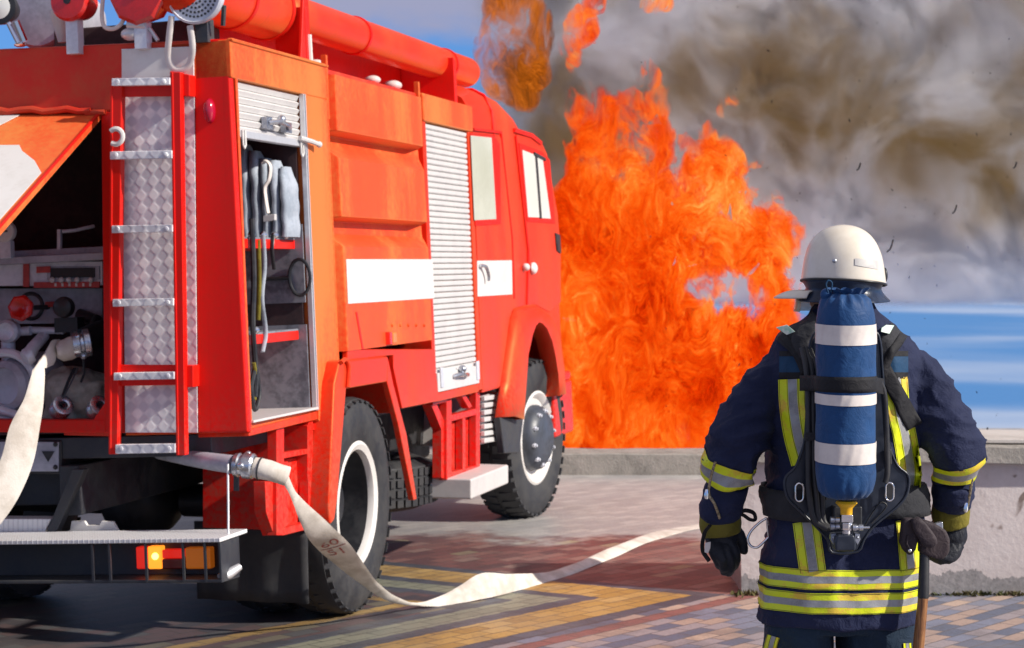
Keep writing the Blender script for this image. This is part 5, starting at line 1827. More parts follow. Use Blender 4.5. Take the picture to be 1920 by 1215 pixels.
RA = [F(1708, 690, .0), F(1760, 745, -.03), F(1788, 818, -.08), F(1792, 880, -.04), F(1784, 955, .03)]
for A in (LA, RA):
    body.tube(A, [.036, .040, .038, .035, .028], 16)
    body.tube([A[-1], A[-1] + (A[-1] - A[-2]).normalized() * .08], [.028, .030], 12)
for s, x in ((-1, 1505), (1, 1652)):
    body.tube([F(x + 6 * s, 1060), F(x, 1300), F(x - 4 * s, 1480, -.02), F(x - 6 * s, 1660)], [.085, .06, .052, .036], 18)
vs, ns, fs = organic(body, .012, 3)
mesh_obj('body', vs, fs, MAT['skin'], man)

# jacket
jk = MB()
tors = []
for y, xl, xr, d in ((588, 1512, 1652, .085), (606, 1494, 1672, .105), (624, 1462, 1700, .118), (645, 1446, 1716, .132), (680, 1440, 1722, .146), (730, 1440, 1722, .156), (790, 1442, 1720, .158), (850, 1441, 1719, .155),
                     (900, 1440, 1722, .152), (945, 1444, 1728, .150), (990, 1440, 1730, .156), (1040, 1433, 1727, .164), (1090, 1427, 1723, .170), (1140, 1423, 1720, .172), (1166, 1424, 1719, .170)):
    a, c = F(xl, y), F(xr, y)
    tors.append(((a + c) / 2, (c - a).length / 2, d))
ring_loft(jk, tors, 44, 2.5)
ring_loft(jk, [(F(1581, 570, .01), .088, .085), (F(1581, 596, .0), .105, .10), (F(1581, 612, .0), .11, .10)], 32, 2.1)
LS = [F(1490, 684, .0), F(1456, 704, .0), F(1425, 745, -.02), F(1403, 790, -.035), F(1381, 838, -.05), F(1370, 870, -.04), F(1363, 900, -.02)]
RS = [F(1690, 684, .0), F(1716, 704, .0), F(1745, 745, -.03), F(1766, 790, -.06), F(1782, 828, -.075), F(1790, 862, -.06), F(1790, 900, -.035)]
def sleeve(mb, pts, radii):
    P = catmull(pts, 5)
    k = len(P)
    rr = [np.interp(i / (k - 1), np.linspace(0, 1, len(radii)), radii) for i in range(k)]
    mb.tube(P, [(float(r), float(r)) for r in rr], 28)
    return P, rr
jk.v, jk.f, jk.m = [], [], []
ring_loft(jk, tors, 44, 2.5)
ring_loft(jk, [(F(1581, 566, .01), .086, .085), (F(1581, 596, .0), .105, .10), (F(1581, 614, .0), .112, .10)], 32, 2.1)
LP, LR = sleeve(jk, LS, [.058, .067, .071, .073, .073, .068, .062])
RP, RR = sleeve(jk, RS, [.058, .067, .072, .076, .076, .066, .059])
vs, ns, fs = organic(jk, .0070, 18)
def wrinkle(v, nn):
    h = 0
    arm = 1.0 if abs(v.x - .0) > .205 else 0.0
    k = min(max((abs(v.x) - .17) / .06, 0), 1)
    # soft folds: diagonal creases on the sleeves, long hanging folds on the body
    sgn = 1 if v.x > 0 else -1
    q = Vector((v.x * 4.5 - sgn * v.z * 3.5, v.y * 4.5, v.z * 11 + sgn * v.x * 4))
    q += Vector([noise.noise(v * 5 + Vector((11 * i, 2, 0))) for i in range(3)]) * .5
    a = max(ridge(q), -.2)
    b_ = max(ridge(Vector((v.x * 8, v.y * 8, v.z * 2.6 + 5))), -.2)
    c_ = max(ridge(Vector((v.x * 3 + v.z * 7, v.y * 5, v.z * 5 - v.x * 5)) + Vector((7, 7, 7))), -.2)
    e = math.exp(-((v.z - 1.33) / .13) ** 2)
    h += k * ((.007 + .013 * e) * a * abs(a) * 1.3 + .008 * c_ * abs(c_))
    f_ = max(ridge(q * 2.1 + Vector((4, 9, 1))), 0)
    h += (.0035 + .004 * k) * f_ ** 3
    h += (1 - k) * (.007 * b_ * abs(b_) + .004 * c_) + .0025 * noise.noise(v * 18)
    return v + nn * (h - .008)
vs = [wrinkle(v, nn) for v, nn in zip(vs, ns)]
jacket = mesh_obj('jacket', vs, fs, MAT['navy'], man)
TREE = BVHTree.FromPolygons([tuple(v) for v in vs], fs)

# jacket hem, slightly thicker
def cast(o, d, off=.004, tree=None):
    hit_ = (tree or TREE).ray_cast(o, d)
    if hit_[0] is None: return None
    return hit_[0] - d * off


def hem_point(ang, z, cx=None, off=.004):
    c = Vector((F(1573, 1100).x if cx is None else cx, 0, z))
    d = Vector((math.cos(ang), math.sin(ang), 0))
    h = TREE.ray_cast(c, d, .32)
    return h[0] + d * off if h[0] is not None else c + d * .2


def loop_band(name, zc, h, splits, mats, tilt=0.0, off=.004, n=110, cx=None, parent=None, thick=.002):
    m = MB()
    edges = [zc - h / 2 + h * s for s in splits]
    for k in range(len(splits) - 1):
        rows = []
        for f in (0, .5, 1):
            z = edges[k] + (edges[k + 1] - edges[k]) * f
            rows.append([hem_point(2 * math.pi * j / n, z + .0008 * math.sin(j * .5), cx, off + .0006 * (k % 2)) for j in range(n)])
        m.grid(rows, closed_u=True, mi=k % 2)
    o = m.build(name, mats, parent or man, 60)
    th_ = MB()
    for z in (zc - h * .46, zc + h * .46):
        th_.tube([hem_point(2 * math.pi * j / n, z + .0008 * math.sin(j * .5), cx, off + .0008) for j in range(n)] , .0007, 5)
    th_.build('stitching', MAT['thread'], o, 0)
    return o


MAT['thread'] = principled('olive_thread', (0.10, 0.10, 0.015), .9)
TAPE = [MAT['hivis'], MAT['retro']]
zt = lambda y: F(1578, y, -.17).z
loop_band('reflective_band', (zt(1070) + zt(1107)) / 2, zt(1070) - zt(1107), (0, .33, .68, 1), TAPE)
loop_band('reflective_band', (zt(1113) + zt(1152)) / 2, zt(1113) - zt(1152), (0, .33, .66, 1), TAPE)


def back_strip(name, pts, half, splits, mats, off=.004, mat_order=None, n=30):
    """strip on the back following pixel points (x, y), cast straight on to the cloth"""
    P = catmull([Vector((x, y, 0)) for x, y in pts], 10)
    m = MB()
    K = 4
    for k in range(len(splits) - 1):
        rows = []
        for f in range(K + 1):
            s = splits[k] + (splits[k + 1] - splits[k]) * f / K
            row = []
            for i, p in enumerate(P):
                t = (P[min(i + 1, len(P) - 1)] - P[max(i - 1, 0)]).normalized()
                nrm = Vector((-t.y, t.x, 0))
                q = p + nrm * (half * (1 - 2 * s))
                pt = F(q.x, q.y, -.15)
                d = (pt + PO - RAY0).normalized()
                h = cast(RAY0 - PO + d * 3.0, d, off)
                if h is None: h = pt
                row.append(h)
            rows.append(row)
        m.grid(rows, mi=k % 2)
    o = m.build(name, mats, man, 60)
    if len(splits) > 2:
        th_ = MB()
        for s in (.04, .33, .73, .96):
            row = []
            for i, p in enumerate(P):
                t = (P[min(i + 1, len(P) - 1)] - P[max(i - 1, 0)]).normalized()
                q = p + Vector((-t.y, t.x, 0)) * (half * (1 - 2 * s))
                d = (F(q.x, q.y, -.15) + PO - RAY0).normalized()
                hh = cast(RAY0 - PO + d * 3.0, d, off + .0006)
                if hh is not None: row.append(hh)
            if len(row) > 2: th_.tube(row, .0007, 5)
        if th_.v: th_.build('stitching', MAT['thread'], o, 0)
    return o


TRI = (0, .36, .70, 1)
back_strip('reflective_band', [(1484, 711), (1486, 760), (1494, 815), (1508, 868)], 25, TRI, TAPE)
back_strip('reflective_band', [(1680, 708), (1684, 760), (1697, 820), (1706, 880), (1704, 912)], 22, TRI, TAPE)
back_strip('reflective_band', [(1511, 978), (1516, 1015), (1524, 1072)], 25, TRI, TAPE)
back_strip('reflective_band', [(1700, 975), (1704, 1020), (1708, 1072)], 20, TRI, TAPE)
for xa, xb in ((1461, 1540), (1640, 1703)):
    back_strip('yoke_panel', [(xa, 684), ((xa + xb) / 2, 684), (xb, 684)], 16, (0, 1), [MAT['trim_blue']], .003)
    back_strip('yoke_piping', [(xa, 663), ((xa + xb) / 2, 663), (xb, 663)], 5, (0, 1), [MAT['webbing']], .004)
    back_strip('yoke_piping', [(xa, 704), ((xa + xb) / 2, 704), (xb, 704)], 6, (0, 1), [MAT['webbing']], .004)


def arm_band(name, P, f0, f1, splits, mats, tilt, n=44, off=.004, parent=None):
    """band round a sleeve between fractions F0..F1 of its length"""
    m = MB()
    k = len(P) - 1
    def axis(f):
        i = min(int(f * k), k - 1)
        return P[i].lerp(P[i + 1], f * k - i), (P[i + 1] - P[i]).normalized()
    for b_ in range(len(splits) - 1):
        rows = []
        for q in range(4):
            s = splits[b_] + (splits[b_ + 1] - splits[b_]) * q / 3
            c, t = axis(f0 + (f1 - f0) * s)
            sx = t.cross(Vector((0, 1, 0))).normalized(); sy = sx.cross(t).normalized()
            row = []
            for j in range(n):
                a = 2 * math.pi * j / n
                d = sx * math.cos(a) + sy * math.sin(a)
                cc = c
                h = TREE.ray_cast(cc, d, .2)
                p = h[0] + d * off if h[0] is not None else cc + d * .07
                row.append(p)
            rr_ = sorted((q_ - cc).length for q_ in row)[n // 2]
            row = [cc + (q_ - cc).normalized() * min(max((q_ - cc).length, rr_ * .86), rr_ * 1.16) for q_ in row]
            rows.append(row)
        m.grid(rows, closed_u=True, mi=b_ % 2)
    return m.build(name, mats, parent or man, 60)


arm_band('reflective_band', LP, .79, .985, TRI, TAPE, .006)
arm_band('reflective_band', RP, .80, .985, TRI, TAPE, -.006)

# knitted wristlets
def wrist(pts, radii, seed):
    m = MB()
    sleeve(m, pts, radii)
    vs, ns, fs = organic(m, .006, 3)
    vs = [v + nn * (.004 * ridge(Vector((v.x * 6, v.y * 6, v.z * 34 + seed)))) for v, nn in zip(vs, ns)]
    return mesh_obj('wristlet', vs, fs, MAT['navy'], man)
wrist([F(1365, 905, -.02), F(1356, 935, -.005), F(1350, 958, .01), F(1350, 970, .02)], [.058, .058, .059, .050], 1)
wrist([F(1789, 900, -.03), F(1787, 925, -.01), F(1783, 948, .01)], [.056, .058, .050], 4)
for pts, nm in (([F(1341, 866, -.125), F(1333, 895, -.105), F(1329, 925, -.085), F(1340, 945, -.08), F(1350, 972, -.055)], 'cuff_zip'), ([F(1822, 850, -.12), F(1822, 900, -.085), F(1814, 950, -.05)], 'cuff_zip')):
    m = MB(); m.tube(catmull(pts, 8), (.0045, .003), 8)
    z_ = m.build(nm, MAT['zip'] if 'zip' in MAT else MAT.setdefault('zip', principled('brass_zip', rough=.4, metal=.7, fn=worn((.45, .38, .26), (.12, .10, .08), 200, (.3, .5), .3))), man, 60)
    m = MB(); c = Vector(pts[2]) + Vector((-.006, -.01, .012)); m.tube([c, c + Vector((-.002, -.004, -.018)), c + Vector((-.002, -.003, -.026))], [(.004, .002), (.007, .002), (.004, .002)], 10)
    m.build('zip_pull', MAT['chrome'], z_, 60)

# trousers and boots
m = MB()
ring_loft(m, [(F(1577, 1080), .200, .145), (F(1575, 1130), .200, .150), (F(1574, 1172), .196, .140)], 36, 2.4)
for x0, x1, s, hw in ((1496, 1502, -1, .094), (1643, 1642, 1, .104)):
    ring_loft(m, [(F(x0, 1120), hw, .130), (F(x0, 1180), hw, .128), (F(x0, 1250), hw - .002, .120), (F(x1, 1380, .01), .090, .105), (F(x1, 1520, .0), .086, .100), (F(x1 + 2 * s, 1640, -.01), .088, .105)], 30, 2.3)
vs, ns, fs = organic(m, .0085, 4)
vs = [v + nn * (.010 * ridge(Vector((v.x * 8, v.y * 8, v.z * 4))) + .004 * noise.noise(v * 20)) for v, nn in zip(vs, ns)]
mesh_obj('trousers', vs, fs, MAT['trouser'], man)
TT = BVHTree.FromPolygons([tuple(v) for v in vs], fs)
sv = TREE
TREE = TT
back_strip('reflective_band', [(1450, 1193), (1445, 1210), (1440, 1240), (1438, 1330)], 12, TRI, TAPE)
back_strip('reflective_band', [(1701, 1206), (1702, 1230), (1703, 1330)], 8, TRI, TAPE)
TREE = sv
for x, s in ((1502, -1), (1644, 1)):
    m = MB()
    m.tube([F(x, 1560, -.01), F(x, 1690, -.01)], [.066, .055], 20)
    c = F(x, 1717, 0); c.z = .05
    m.ball(c + Vector((0, .04, .005)), (.052, .15, .052), 20, 12)
    m.box((c.x - .045, -.095, .0), (c.x + .045, .16, .03))
    vs, ns, fs = organic(m, .009, 3)
    mesh_obj('boot', vs, fs, MAT['black'], man)

# helmet
Hc = F(1580, 524, -.005)
zb, ztop = Hc.z - .008, F(1580, 421, -.005).z
H_ = ztop - zb
rows = []
nh_ = 56
pf = [(0.0, 1.035), (.05, 1.03), (.15, 1.012), (.3, .985), (.45, .945), (.6, .875), (.72, .785), (.82, .67), (.90, .53), (.96, .35), (.99, .18), (1.0, .01)]
for t, r in pf:
    row = []
    for j in range(nh_):
        a = 2 * math.pi * j / nh_
        p = Vector((math.cos(a) * .1115 * r, math.sin(a) * .122 * r, 0))
        p = HEADROT @ p
        row.append(Vector((Hc.x + .002 + p.x * .96, p.y - .005, zb + H_ * t + (.010 * (-math.cos(a - 1.2)) * (1 - t) if t < .5 else 0) - .012 * (1 - t) * (p.x / .12))))
    rows.append(row)
m = MB(); m.grid(rows, closed_u=True)
m.f.append(tuple(range(len(m.v) - nh_, len(m.v)))); m.m.append(0)
helmet = m.build('helmet', MAT['helmet'], man, 75)
md = helmet.modifiers.new('t', 'SOLIDIFY'); md.thickness = .005; md.offset = -1
md = helmet.modifiers.new('s', 'SUBSURF'); md.levels = 1; md.render_levels = 2
HT = BVHTree.FromPolygons([tuple(v) for v in m.v], [f for f in m.f])
def on_helmet(px, py, off=.002):
    d = (F(px, py, -.1) + PO - RAY0).normalized()
    h = HT.ray_cast(RAY0 - PO + d * 3, d)
    return (h[0] - d * off) if h[0] is not None else None
# edge bead
m = MB(); m.tube([r - Vector((0, 0, .001)) for r in rows[0]] + [rows[0][0]], .0035, 8, caps=False)
m.build('helmet_rim', MAT['black'], helmet, 60)
m = MB()
g = []
for fy in (0, .5, 1):
    g.append([on_helmet(x, 484 + 6 * (x - 1603) / 52 + (13 + 4 * (x - 1603) / 52) * fy, .0016) for x in np.linspace(1603, 1646, 12)])
if all(p is not None for r in g for p in r):
    m.grid(g); m.build('reflective_strip', MAT['retro_pale'] if 'retro_pale' in MAT else MAT.setdefault('retro_pale', principled('pale_silver_tape', rough=.4, fn=worn((.52, .50, .49), (.60, .58, .55), 30, (.3, .5)))), helmet, 60)
c = on_helmet(1565, 489, 0)
m = MB(); m.lathe(c, (0, -1, .1), [(.001, -.004), (.0065, -.004), (.0065, .002), (.005, .004), (.001, .005)], 16)
m.build('rivet', MAT['steel'], helmet, 50)
c = F(1659, 516, -.02)
m = MB(); m.ball(c, (.008, .016, .022), 12, 8)
m.build('side_clip', MAT['black'], helmet, 60)
m = MB()
rows_p = []
for i in range(9):
    t = i / 8
    row = []
    for j in range(25):
        a = rad(90) + (j - 12) / 12 * rad(74)
        ext = .088 * math.cos((j - 12) / 12 * rad(80)) ** .8
        p = HEADROT @ Vector((math.cos(a) * (.108 + ext * t), math.sin(a) * (.118 + ext * t), 0))
        row.append(Vector((Hc.x + p.x, p.y - .005, zb - .022 - .022 * t + .008 * math.sin(t * 3))))
    rows_p.append(row)
m.grid(rows_p)
pk = m.build('helmet_peak', MAT['helmet'], helmet, 60)
md = pk.modifiers.new('t', 'SOLIDIFY'); md.thickness = .004
m = MB()
rows_p = []
for i in range(6):
    t = i / 5
    rows_p.append([Vector((Hc.x, -.005, zb - .022 - .06 * t)) + HEADROT @ Vector((math.cos(rad(90) + s * rad(60)) * (.118 + .012 * t), math.sin(rad(90) + s * rad(60)) * (.130 + .012 * t), 0)) for s in np.linspace(-1, 1, 21)])
m.grid(rows_p)
vis = m.build('visor', MAT['visor'], helmet, 60)
md = vis.modifiers.new('t', 'SOLIDIFY'); md.thickness = .003
# leather neck flap, flaring out
m = MB()
rows_p = []
for i in range(10):
    t = i / 9
    row = []
    for j in range(41):
        s = (j - 20) / 20
        a = rad(270) + s * rad(118)
        fl = .010 * max(0, t - .45) / .55 * (1 + 1.6 * abs(s) ** 2)
        wv = .006 * math.sin(s * 9 + 1) * t
        ins = -.012 * math.sin(t * 3.0)
        p = Matrix.Rotation(rad(12), 3, 'Z') @ Vector((math.cos(a) * (.112 + ins + fl + wv), math.sin(a) * (.125 + ins + fl + wv), 0))
        row.append(Vector((Hc.x + .002 + p.x, p.y - .0, zb + .008 - .066 * t + .010 * abs(s) ** 3 * t)))
    rows_p.append(row)
m.grid(rows_p)
nf = m.build('neck_flap', MAT['leather_blue'], helmet, 70)
md = nf.modifiers.new('t', 'SOLIDIFY'); md.thickness = .004
md = nf.modifiers.new('s', 'SUBSURF'); md.levels = 1; md.render_levels = 1


# gloves
def glove(palm, fingers, cuff, name='glove'):
    m = MB()
    for c, r, rot in palm: m.ball(c, r, 16, 12, rot=rot)
    for pts, rr in fingers: m.tube(catmull(pts, 4), [float(np.interp(i / (4 * (len(pts) - 1)), np.linspace(0, 1, len(rr)), rr)) for i in range(4 * (len(pts) - 1) + 1)], 12)
    for pts, rr in fingers: m.ball(pts[-1], rr[-1] * 1.02, 10, 8)
    vs, ns, fs = organic(m, .0034, 3)
    vs = [v + nn * (.0022 * ridge(v * 34) - .001) for v, nn in zip(vs, ns)]
    g = mesh_obj(name, vs, fs, MAT['glove'], man)
    m = MB()
    sleeve(m, cuff[0], cuff[1])
    vs, ns, fs = organic(m, .005, 3)
    vs = [v + nn * (.003 * ridge(Vector((v.x * 20, v.y * 20, v.z * 8)))) for v, nn in zip(vs, ns)]
    mesh_obj('glove_cuff', vs, fs, MAT['olive'], g)
    return g


tiltL = Matrix.Rotation(rad(-8), 3, 'Y')
gl = glove([(F(1352, 1008, .02), (.047, .026, .048), tiltL), (F(1350, 990, .02), (.045, .028, .035), tiltL)],
           [([F(1368, 1014, .01), F(1377, 1036, .0), F(1379, 1052, .01), F(1372, 1066, .03)], [.0165, .0155, .0145, .013]),
            ([F(1357, 1020, .01), F(1366, 1044, -.012), F(1370, 1062, .0), F(1366, 1072, .02)], [.017, .016, .015, .0135]),
            ([F(1345, 1020, .01), F(1352, 1042, -.018), F(1358, 1060, -.008), F(1358, 1071, .012)], [.017, .016, .0145, .013]),
            ([F(1334, 1012, .015), F(1337, 1032, -.006), F(1344, 1049, -.004), F(1347, 1060, .012)], [.015, .014, .013, .0115]),
            ([F(1368, 985, .03), F(1382, 998, .035), F(1391, 1016, .035), F(1394, 1032, .035)], [.020, .018, .0165, .013])],
           ([F(1350, 960, .02), F(1351, 985, .02), F(1354, 1003, .02)], [.056, .058, .051]))
m = MB(); m.tube(catmull([F(1384, 962, -.01), F(1398, 957, -.01), F(1413, 962, -.0), F(1416, 974, .0), F(1406, 974, .0), F(1394, 966, -.0), F(1384, 964, -.0)], 6), (.003, .006), 8)
m.build('glove_loop', MAT['webbing'], gl, 60)
m = MB(); m.slab([F(x, y, -.045) for x, y in ((1322, 1018), (1333, 1016), (1332, 1028), (1328, 1038), (1321, 1036))], (0, .006, 0))
m.build('glove_tag', MAT['beige_band'], gl, 50, .002)
m = MB(); m.tube(catmull([F(1331, 985, -.05), F(1321, 1000, -.03), F(1317, 1030, -.02), F(1330, 1052, -.02)], 6), (.007, .004), 8)
m.build('knuckle_strap', MAT['webbing'], gl, 60)
gr = glove([(F(1786, 1002, .03), (.042, .034, .046), None), (F(1785, 982, .03), (.043, .034, .036), None)],
           [([F(1770, 1012, .04), F(1757, 1026, .035), F(1742, 1030, .03), F(1732, 1026, .04)], [.017, .016, .015, .013]),
            ([F(1776, 1022, .02), F(1765, 1038, .01), F(1750, 1042, .01), F(1740, 1036, .03)], [.017, .016, .015, .013]),
            ([F(1788, 1026, .01), F(1776, 1044, .0), F(1762, 1049, .0), F(1752, 1044, .02)], [.017, .016, .0145, .013]),
            ([F(1799, 1022, .015), F(1791, 1040, .0), F(1778, 1049, -.005), F(1768, 1048, .01)], [.015, .014, .013, .0115]),
            ([F(1765, 980, .05), F(1752, 988, .06), F(1742, 1000, .06), F(1738, 1010, .055)], [.019, .017, .015, .013])],
           ([F(1784, 945, .02), F(1782, 965, .025), F(1785, 985, .03)], [.050, .052, .047]))

# ------------------------------------------------------------------ breathing apparatus on his back
ba = empty('breathing_apparatus', PO)
tag(ba, "compressed air cylinder in a blue drawstring cover on the firefighter's back", 'air cylinder')
CY = -.30
def tank_r(z_px):
    return float(np.interp(z_px, [548, 552, 562, 580, 600, 640, 860, 888, 905, 920, 931, 936], [.024, .046, .064, .0735, .0775, .0785, .0785, .0782, .0755, .069, .055, .030]))
def tank_pt(a, y, off=0.0):
    c = F(1585.5, y, CY)
    r = tank_r(y) + off
    top = math.exp(-((y - 556) / 14) ** 2); bot = math.exp(-((y - 932) / 26) ** 2)
    r += .0045 * math.cos(13 * a + .5) * top + .0065 * (abs(math.cos(7 * a + .8)) - .5) * bot
    r += .0022 * noise.noise(Vector((math.cos(a) * 2.2, math.sin(a) * 2.2, y * .022))) + .0014 * ridge(Vector((math.cos(a) * 3 + y * .02, math.sin(a) * 3, y * .012)))
    return c + Vector((math.cos(a) * r, math.sin(a) * r * 1.0, 0))
ys = [547, 549, 552, 556, 561, 568, 576, 586, 598] + list(range(610, 880, 9)) + [884, 892, 900, 908, 914, 920, 926, 930, 933, 935]
NA = 120
m = MB(); m.grid([[tank_pt(2 * math.pi * j / NA, y) for j in range(NA)] for y in ys], closed_u=True, caps=True)
cover = m.build('cylinder_cover', MAT['blue'], ba, 80)
for y0, y1 in ((606, 643), (735, 755), (826, 864)):
    m = MB(); m.grid([[tank_pt(2 * math.pi * j / NA, y + 3.0 * math.sin(2 * math.pi * j / NA) * -1, .0022) for j in range(NA)] for y in np.linspace(y0, y1, 6)], closed_u=True)
    m.build('pale_band', MAT['beige_band'], cover, 80)
# drawstring ruffle and its loop
m = MB()
rows_r = []
for i in range(5):
    row = []
    for j in range(NA):
        a = 2 * math.pi * j / NA
        c = F(1592, 553 - 3 * i, CY - .004)
        r = .036 + .004 * i + .0055 * math.cos(11 * a) * (i / 4)
        row.append(c + Vector((math.cos(a) * r, math.sin(a) * r * .9, .003 * math.cos(11 * a + 1))))
    rows_r.append(row)
m.grid(rows_r, closed_u=True)
m.build('cover_ruffle', MAT['blue'], cover, 80)
m = MB(); m.tube(catmull([F(1553, 549, CY - .02), F(1549, 534, CY - .02), F(1553, 526, CY - .02), F(1560, 531, CY - .02), F(1558, 548, CY - .02)], 7), .0022, 8)
m.build('drawstring', MAT['trim_blue'], cover, 60)
m = MB(); m.ball(F(1549, 553, CY - .01), (.016, .012, .018), 12, 8)
m.build('cover_corner', MAT['blue'], cover, 60)
m = MB(); m.tube([F(1638, y, CY - .012) for y in range(600, 900, 20)], .0022, 6)
m.build('seam', MAT['blue'], cover, 60)
# retaining strap
m = MB()
rows_r = []
for y in np.linspace(704, 733, 5):
    row = []
    for j in range(60):
        a = rad(180) + rad(180) * j / 59
        c = F(1585.5, y, CY)
        p = c + Vector((math.cos(a) * .0815, math.sin(a) * .0815, 0))
        row.append(p)
    row = [F(1499, y, -.20), F(1512, y, -.235), F(1526, y, -.275)] + row + [F(1646, y + 4, -.27), F(1658, y + 6, -.235)]
    rows_r.append(row)
m.grid(rows_r)
st = m.build('retaining_strap', MAT['webbing'], ba, 60)
md = st.modifiers.new('t', 'SOLIDIFY'); md.thickness = .004
# backplate
def plate_poly(pts, d0, th, mat, name, parent=ba, bev=.006):
    m = MB(); m.slab([F(x, y, d0) for x, y in pts], (0, th, 0))
    return m.build(name, mat, parent, 40, bev, 3)
out_l = [(1514, 690), (1520, 640), (1540, 620), (1632, 620), (1650, 640), (1654, 690), (1660, 760), (1666, 830), (1682, 872), (1702, 890), (1704, 912), (1696, 935), (1676, 956), (1640, 985), (1620, 1012), (1608, 1034), (1560, 1036), (1552, 1012), (1528, 985),
         (1498, 956), (1478, 935), (1471, 912), (1474, 893), (1492, 875), (1508, 830), (1513, 760)]
bp = plate_poly(out_l, -.19, .022, MAT['plate'], 'backplate')
m = MB(); m.tube(catmull([F(x, y, -.19) for x, y in out_l] + [F(*out_l[0], -.19)], 3), .0038, 8)
m.build('backplate_rim', MAT['plate'], bp, 60)
for pts in (((1490, 918), (1512, 918), (1550, 918), (1551, 938), (1512, 938), (1490, 936)),):
    plate_poly(pts, -.205, .012, MAT['webbing'], 'side_webbing', bp, .002)
for cx, cy in ((1499, 923), (1668, 922)):
    m = MB()
    pts = []
    for k in range(25):
        a = 2 * math.pi * k / 24
        pts.append(F(cx + 7.5 * math.cos(a), cy + 9 * math.sin(a) + (8 if math.sin(a) > 0 else -8), -.213))
    m.tube(pts, .0026, 8, caps=False)
    m.build('slot_ring', MAT['chrome'], bp, 60)
    plate_poly([(cx - 6, cy - 14), (cx + 6, cy - 14), (cx + 6, cy + 14), (cx - 6, cy + 14)], -.198, .004, MAT['black'], 'slot', bp, .001)
m = MB(); m.tube(catmull([F(1622, 985, -.196), F(1640, 955, -.196), F(1652, 942, -.196), F(1662, 946, -.196), (F(1658, 956, -.196)), F(1634, 982, -.196)], 6), .002, 6)
m.build('moulded_rib', MAT['black'], bp, 60)
# hoses down the left, and the shoulder harness
for dx, r in ((0, .0085), (13, .008), (24, .007)):
    m = MB(); m.tube(catmull([F(1504 + dx * .6, 652, -.185), F(1513 + dx * .8, 700, -.215), F(1516 + dx * .7, 780, -.225), F(1516 + dx * .8, 870, -.225), F(1518 + dx, 930, -.225), F(1528 + dx * .7, 975, -.225), F(1552 + dx * .3, 992, -.235)], 8), r, 10)
    m.build('air_hose', MAT['black'], ba, 60)
m = MB(); m.tube(catmull([F(1650, 716, -.24), F(1658, 740, -.23), F(1662, 800, -.222), F(1664, 880, -.222), F(1660, 905, -.22)], 8), .008, 10)
m.build('air_hose', MAT['black'], ba, 60)
plate_poly([(1660, 842), (1672, 842), (1673, 872), (1661, 872)], -.205, .014, MAT['black'], 'hose_clip', ba, .004)
plate_poly([(1509, 811), (1535, 811), (1535, 827), (1509, 827)], -.238, .02, MAT['pad'], 'hose_clip', ba, .003)


def harness(pts, half, off, mat, name='harness_strap', th=.010, parent=None):
    """padded strap laid over the jacket"""
    P = catmull([Vector((x, y, 0)) for x, y in pts], 8)
    rows_h = []
    last = None
    for i, p in enumerate(P):
        t = (P[min(i + 1, len(P) - 1)] - P[max(i - 1, 0)]).normalized()
        nr = Vector((-t.y, t.x, 0))
        row = []
        for s in np.linspace(-1, 1, 7):
            q = p + nr * half * s
            d = (F(q.x, q.y, -.1) + PO - RAY0).normalized()
            h = TREE.ray_cast(RAY0 - PO + d * 3, d)
            row.append(h[0] - d * (off + .004 * (1 - s * s)) if h[0] is not None else None)
        rows_h.append(row)
    for row in rows_h:
        ok = [x for x in row if x is not None]
        for k in range(7):
            if row[k] is None and ok: row[k] = min(ok, key=lambda v: abs(k - row.index(v))) + Vector((0, .01, -.0))
    rows_h = [r for r in rows_h if all(x is not None for x in r)]
    m = MB(); m.grid(rows_h)
    o = m.build(name, mat, parent or ba, 70)
    md = o.modifiers.new('t', 'SOLIDIFY'); md.thickness = th; md.offset = -1
    return o
harness([(1468, 613), (1490, 632), (1516, 654), (1540, 668)], 27, .016, MAT['pad'], 'shoulder_pad', .016)
harness([(1456, 618), (1478, 642), (1496, 668), (1510, 700)], 8, .022, MAT['webbing'])
harness([(1534, 596), (1515, 612), (1500, 640), (1512, 668)], 17, .024, MAT['pad'], 'shoulder_pad', .014)
harness([(1692, 612), (1672, 636), (1656, 664), (1646, 690)], 20, .016, MAT['pad'], 'shoulder_pad', .016)
harness([(1702, 616), (1684, 644), (1668, 668), (1654, 706)], 8, .022, MAT['webbing'])
harness([(1646, 672), (1664, 706), (1690, 752), (1716, 800)], 15, .012, MAT['webbing'])
def tag_plate(pts, off, nm):
    m = MB()
    P = []
    for x, y in pts:
        d = (F(x, y, -.1) + PO - RAY0).normalized()
        h = TREE.ray_cast(RAY0 - PO + d * 3, d)
        P.append((h[0] if h[0] is not None else F(x, y, -.05)) - d * off)
    m.slab(P, (0, .004, 0))
    m.build(nm, MAT['tag'], ba, 40, .001)
tag_plate([(1455, 614), (1476, 609), (1491, 622), (1475, 628)], .036, 'strap_tag')
tag_plate([(1653, 615), (1662, 609), (1677, 610), (1668, 626), (1652, 622)], .036, 'strap_tag')
# waist belt
def belt(y0, y1, a0, a1, off, mat, name):
    m = MB()
    rows_b = []
    for i, y in enumerate(np.linspace(y0, y1, 6)):
        z = F(1580, y, -.16).z
        rows_b.append([hem_point(a, z - .004 * math.sin(a * 2), None, off + .006 * math.sin(math.pi * i / 5)) for a in np.linspace(a0, a1, 60)])
    m.grid(rows_b)
    o = m.build(name, mat, ba, 60)
    md = o.modifiers.new('t', 'SOLIDIFY'); md.thickness = .012; md.offset = -1
    return o
belt(922, 978, rad(140), rad(250), .018, MAT['pad'], 'waist_pad')
belt(916, 976, rad(290), rad(400), .018, MAT['pad'], 'waist_pad')
belt(936, 964, rad(40), rad(140), .012, MAT['webbing'], 'waist_belt')
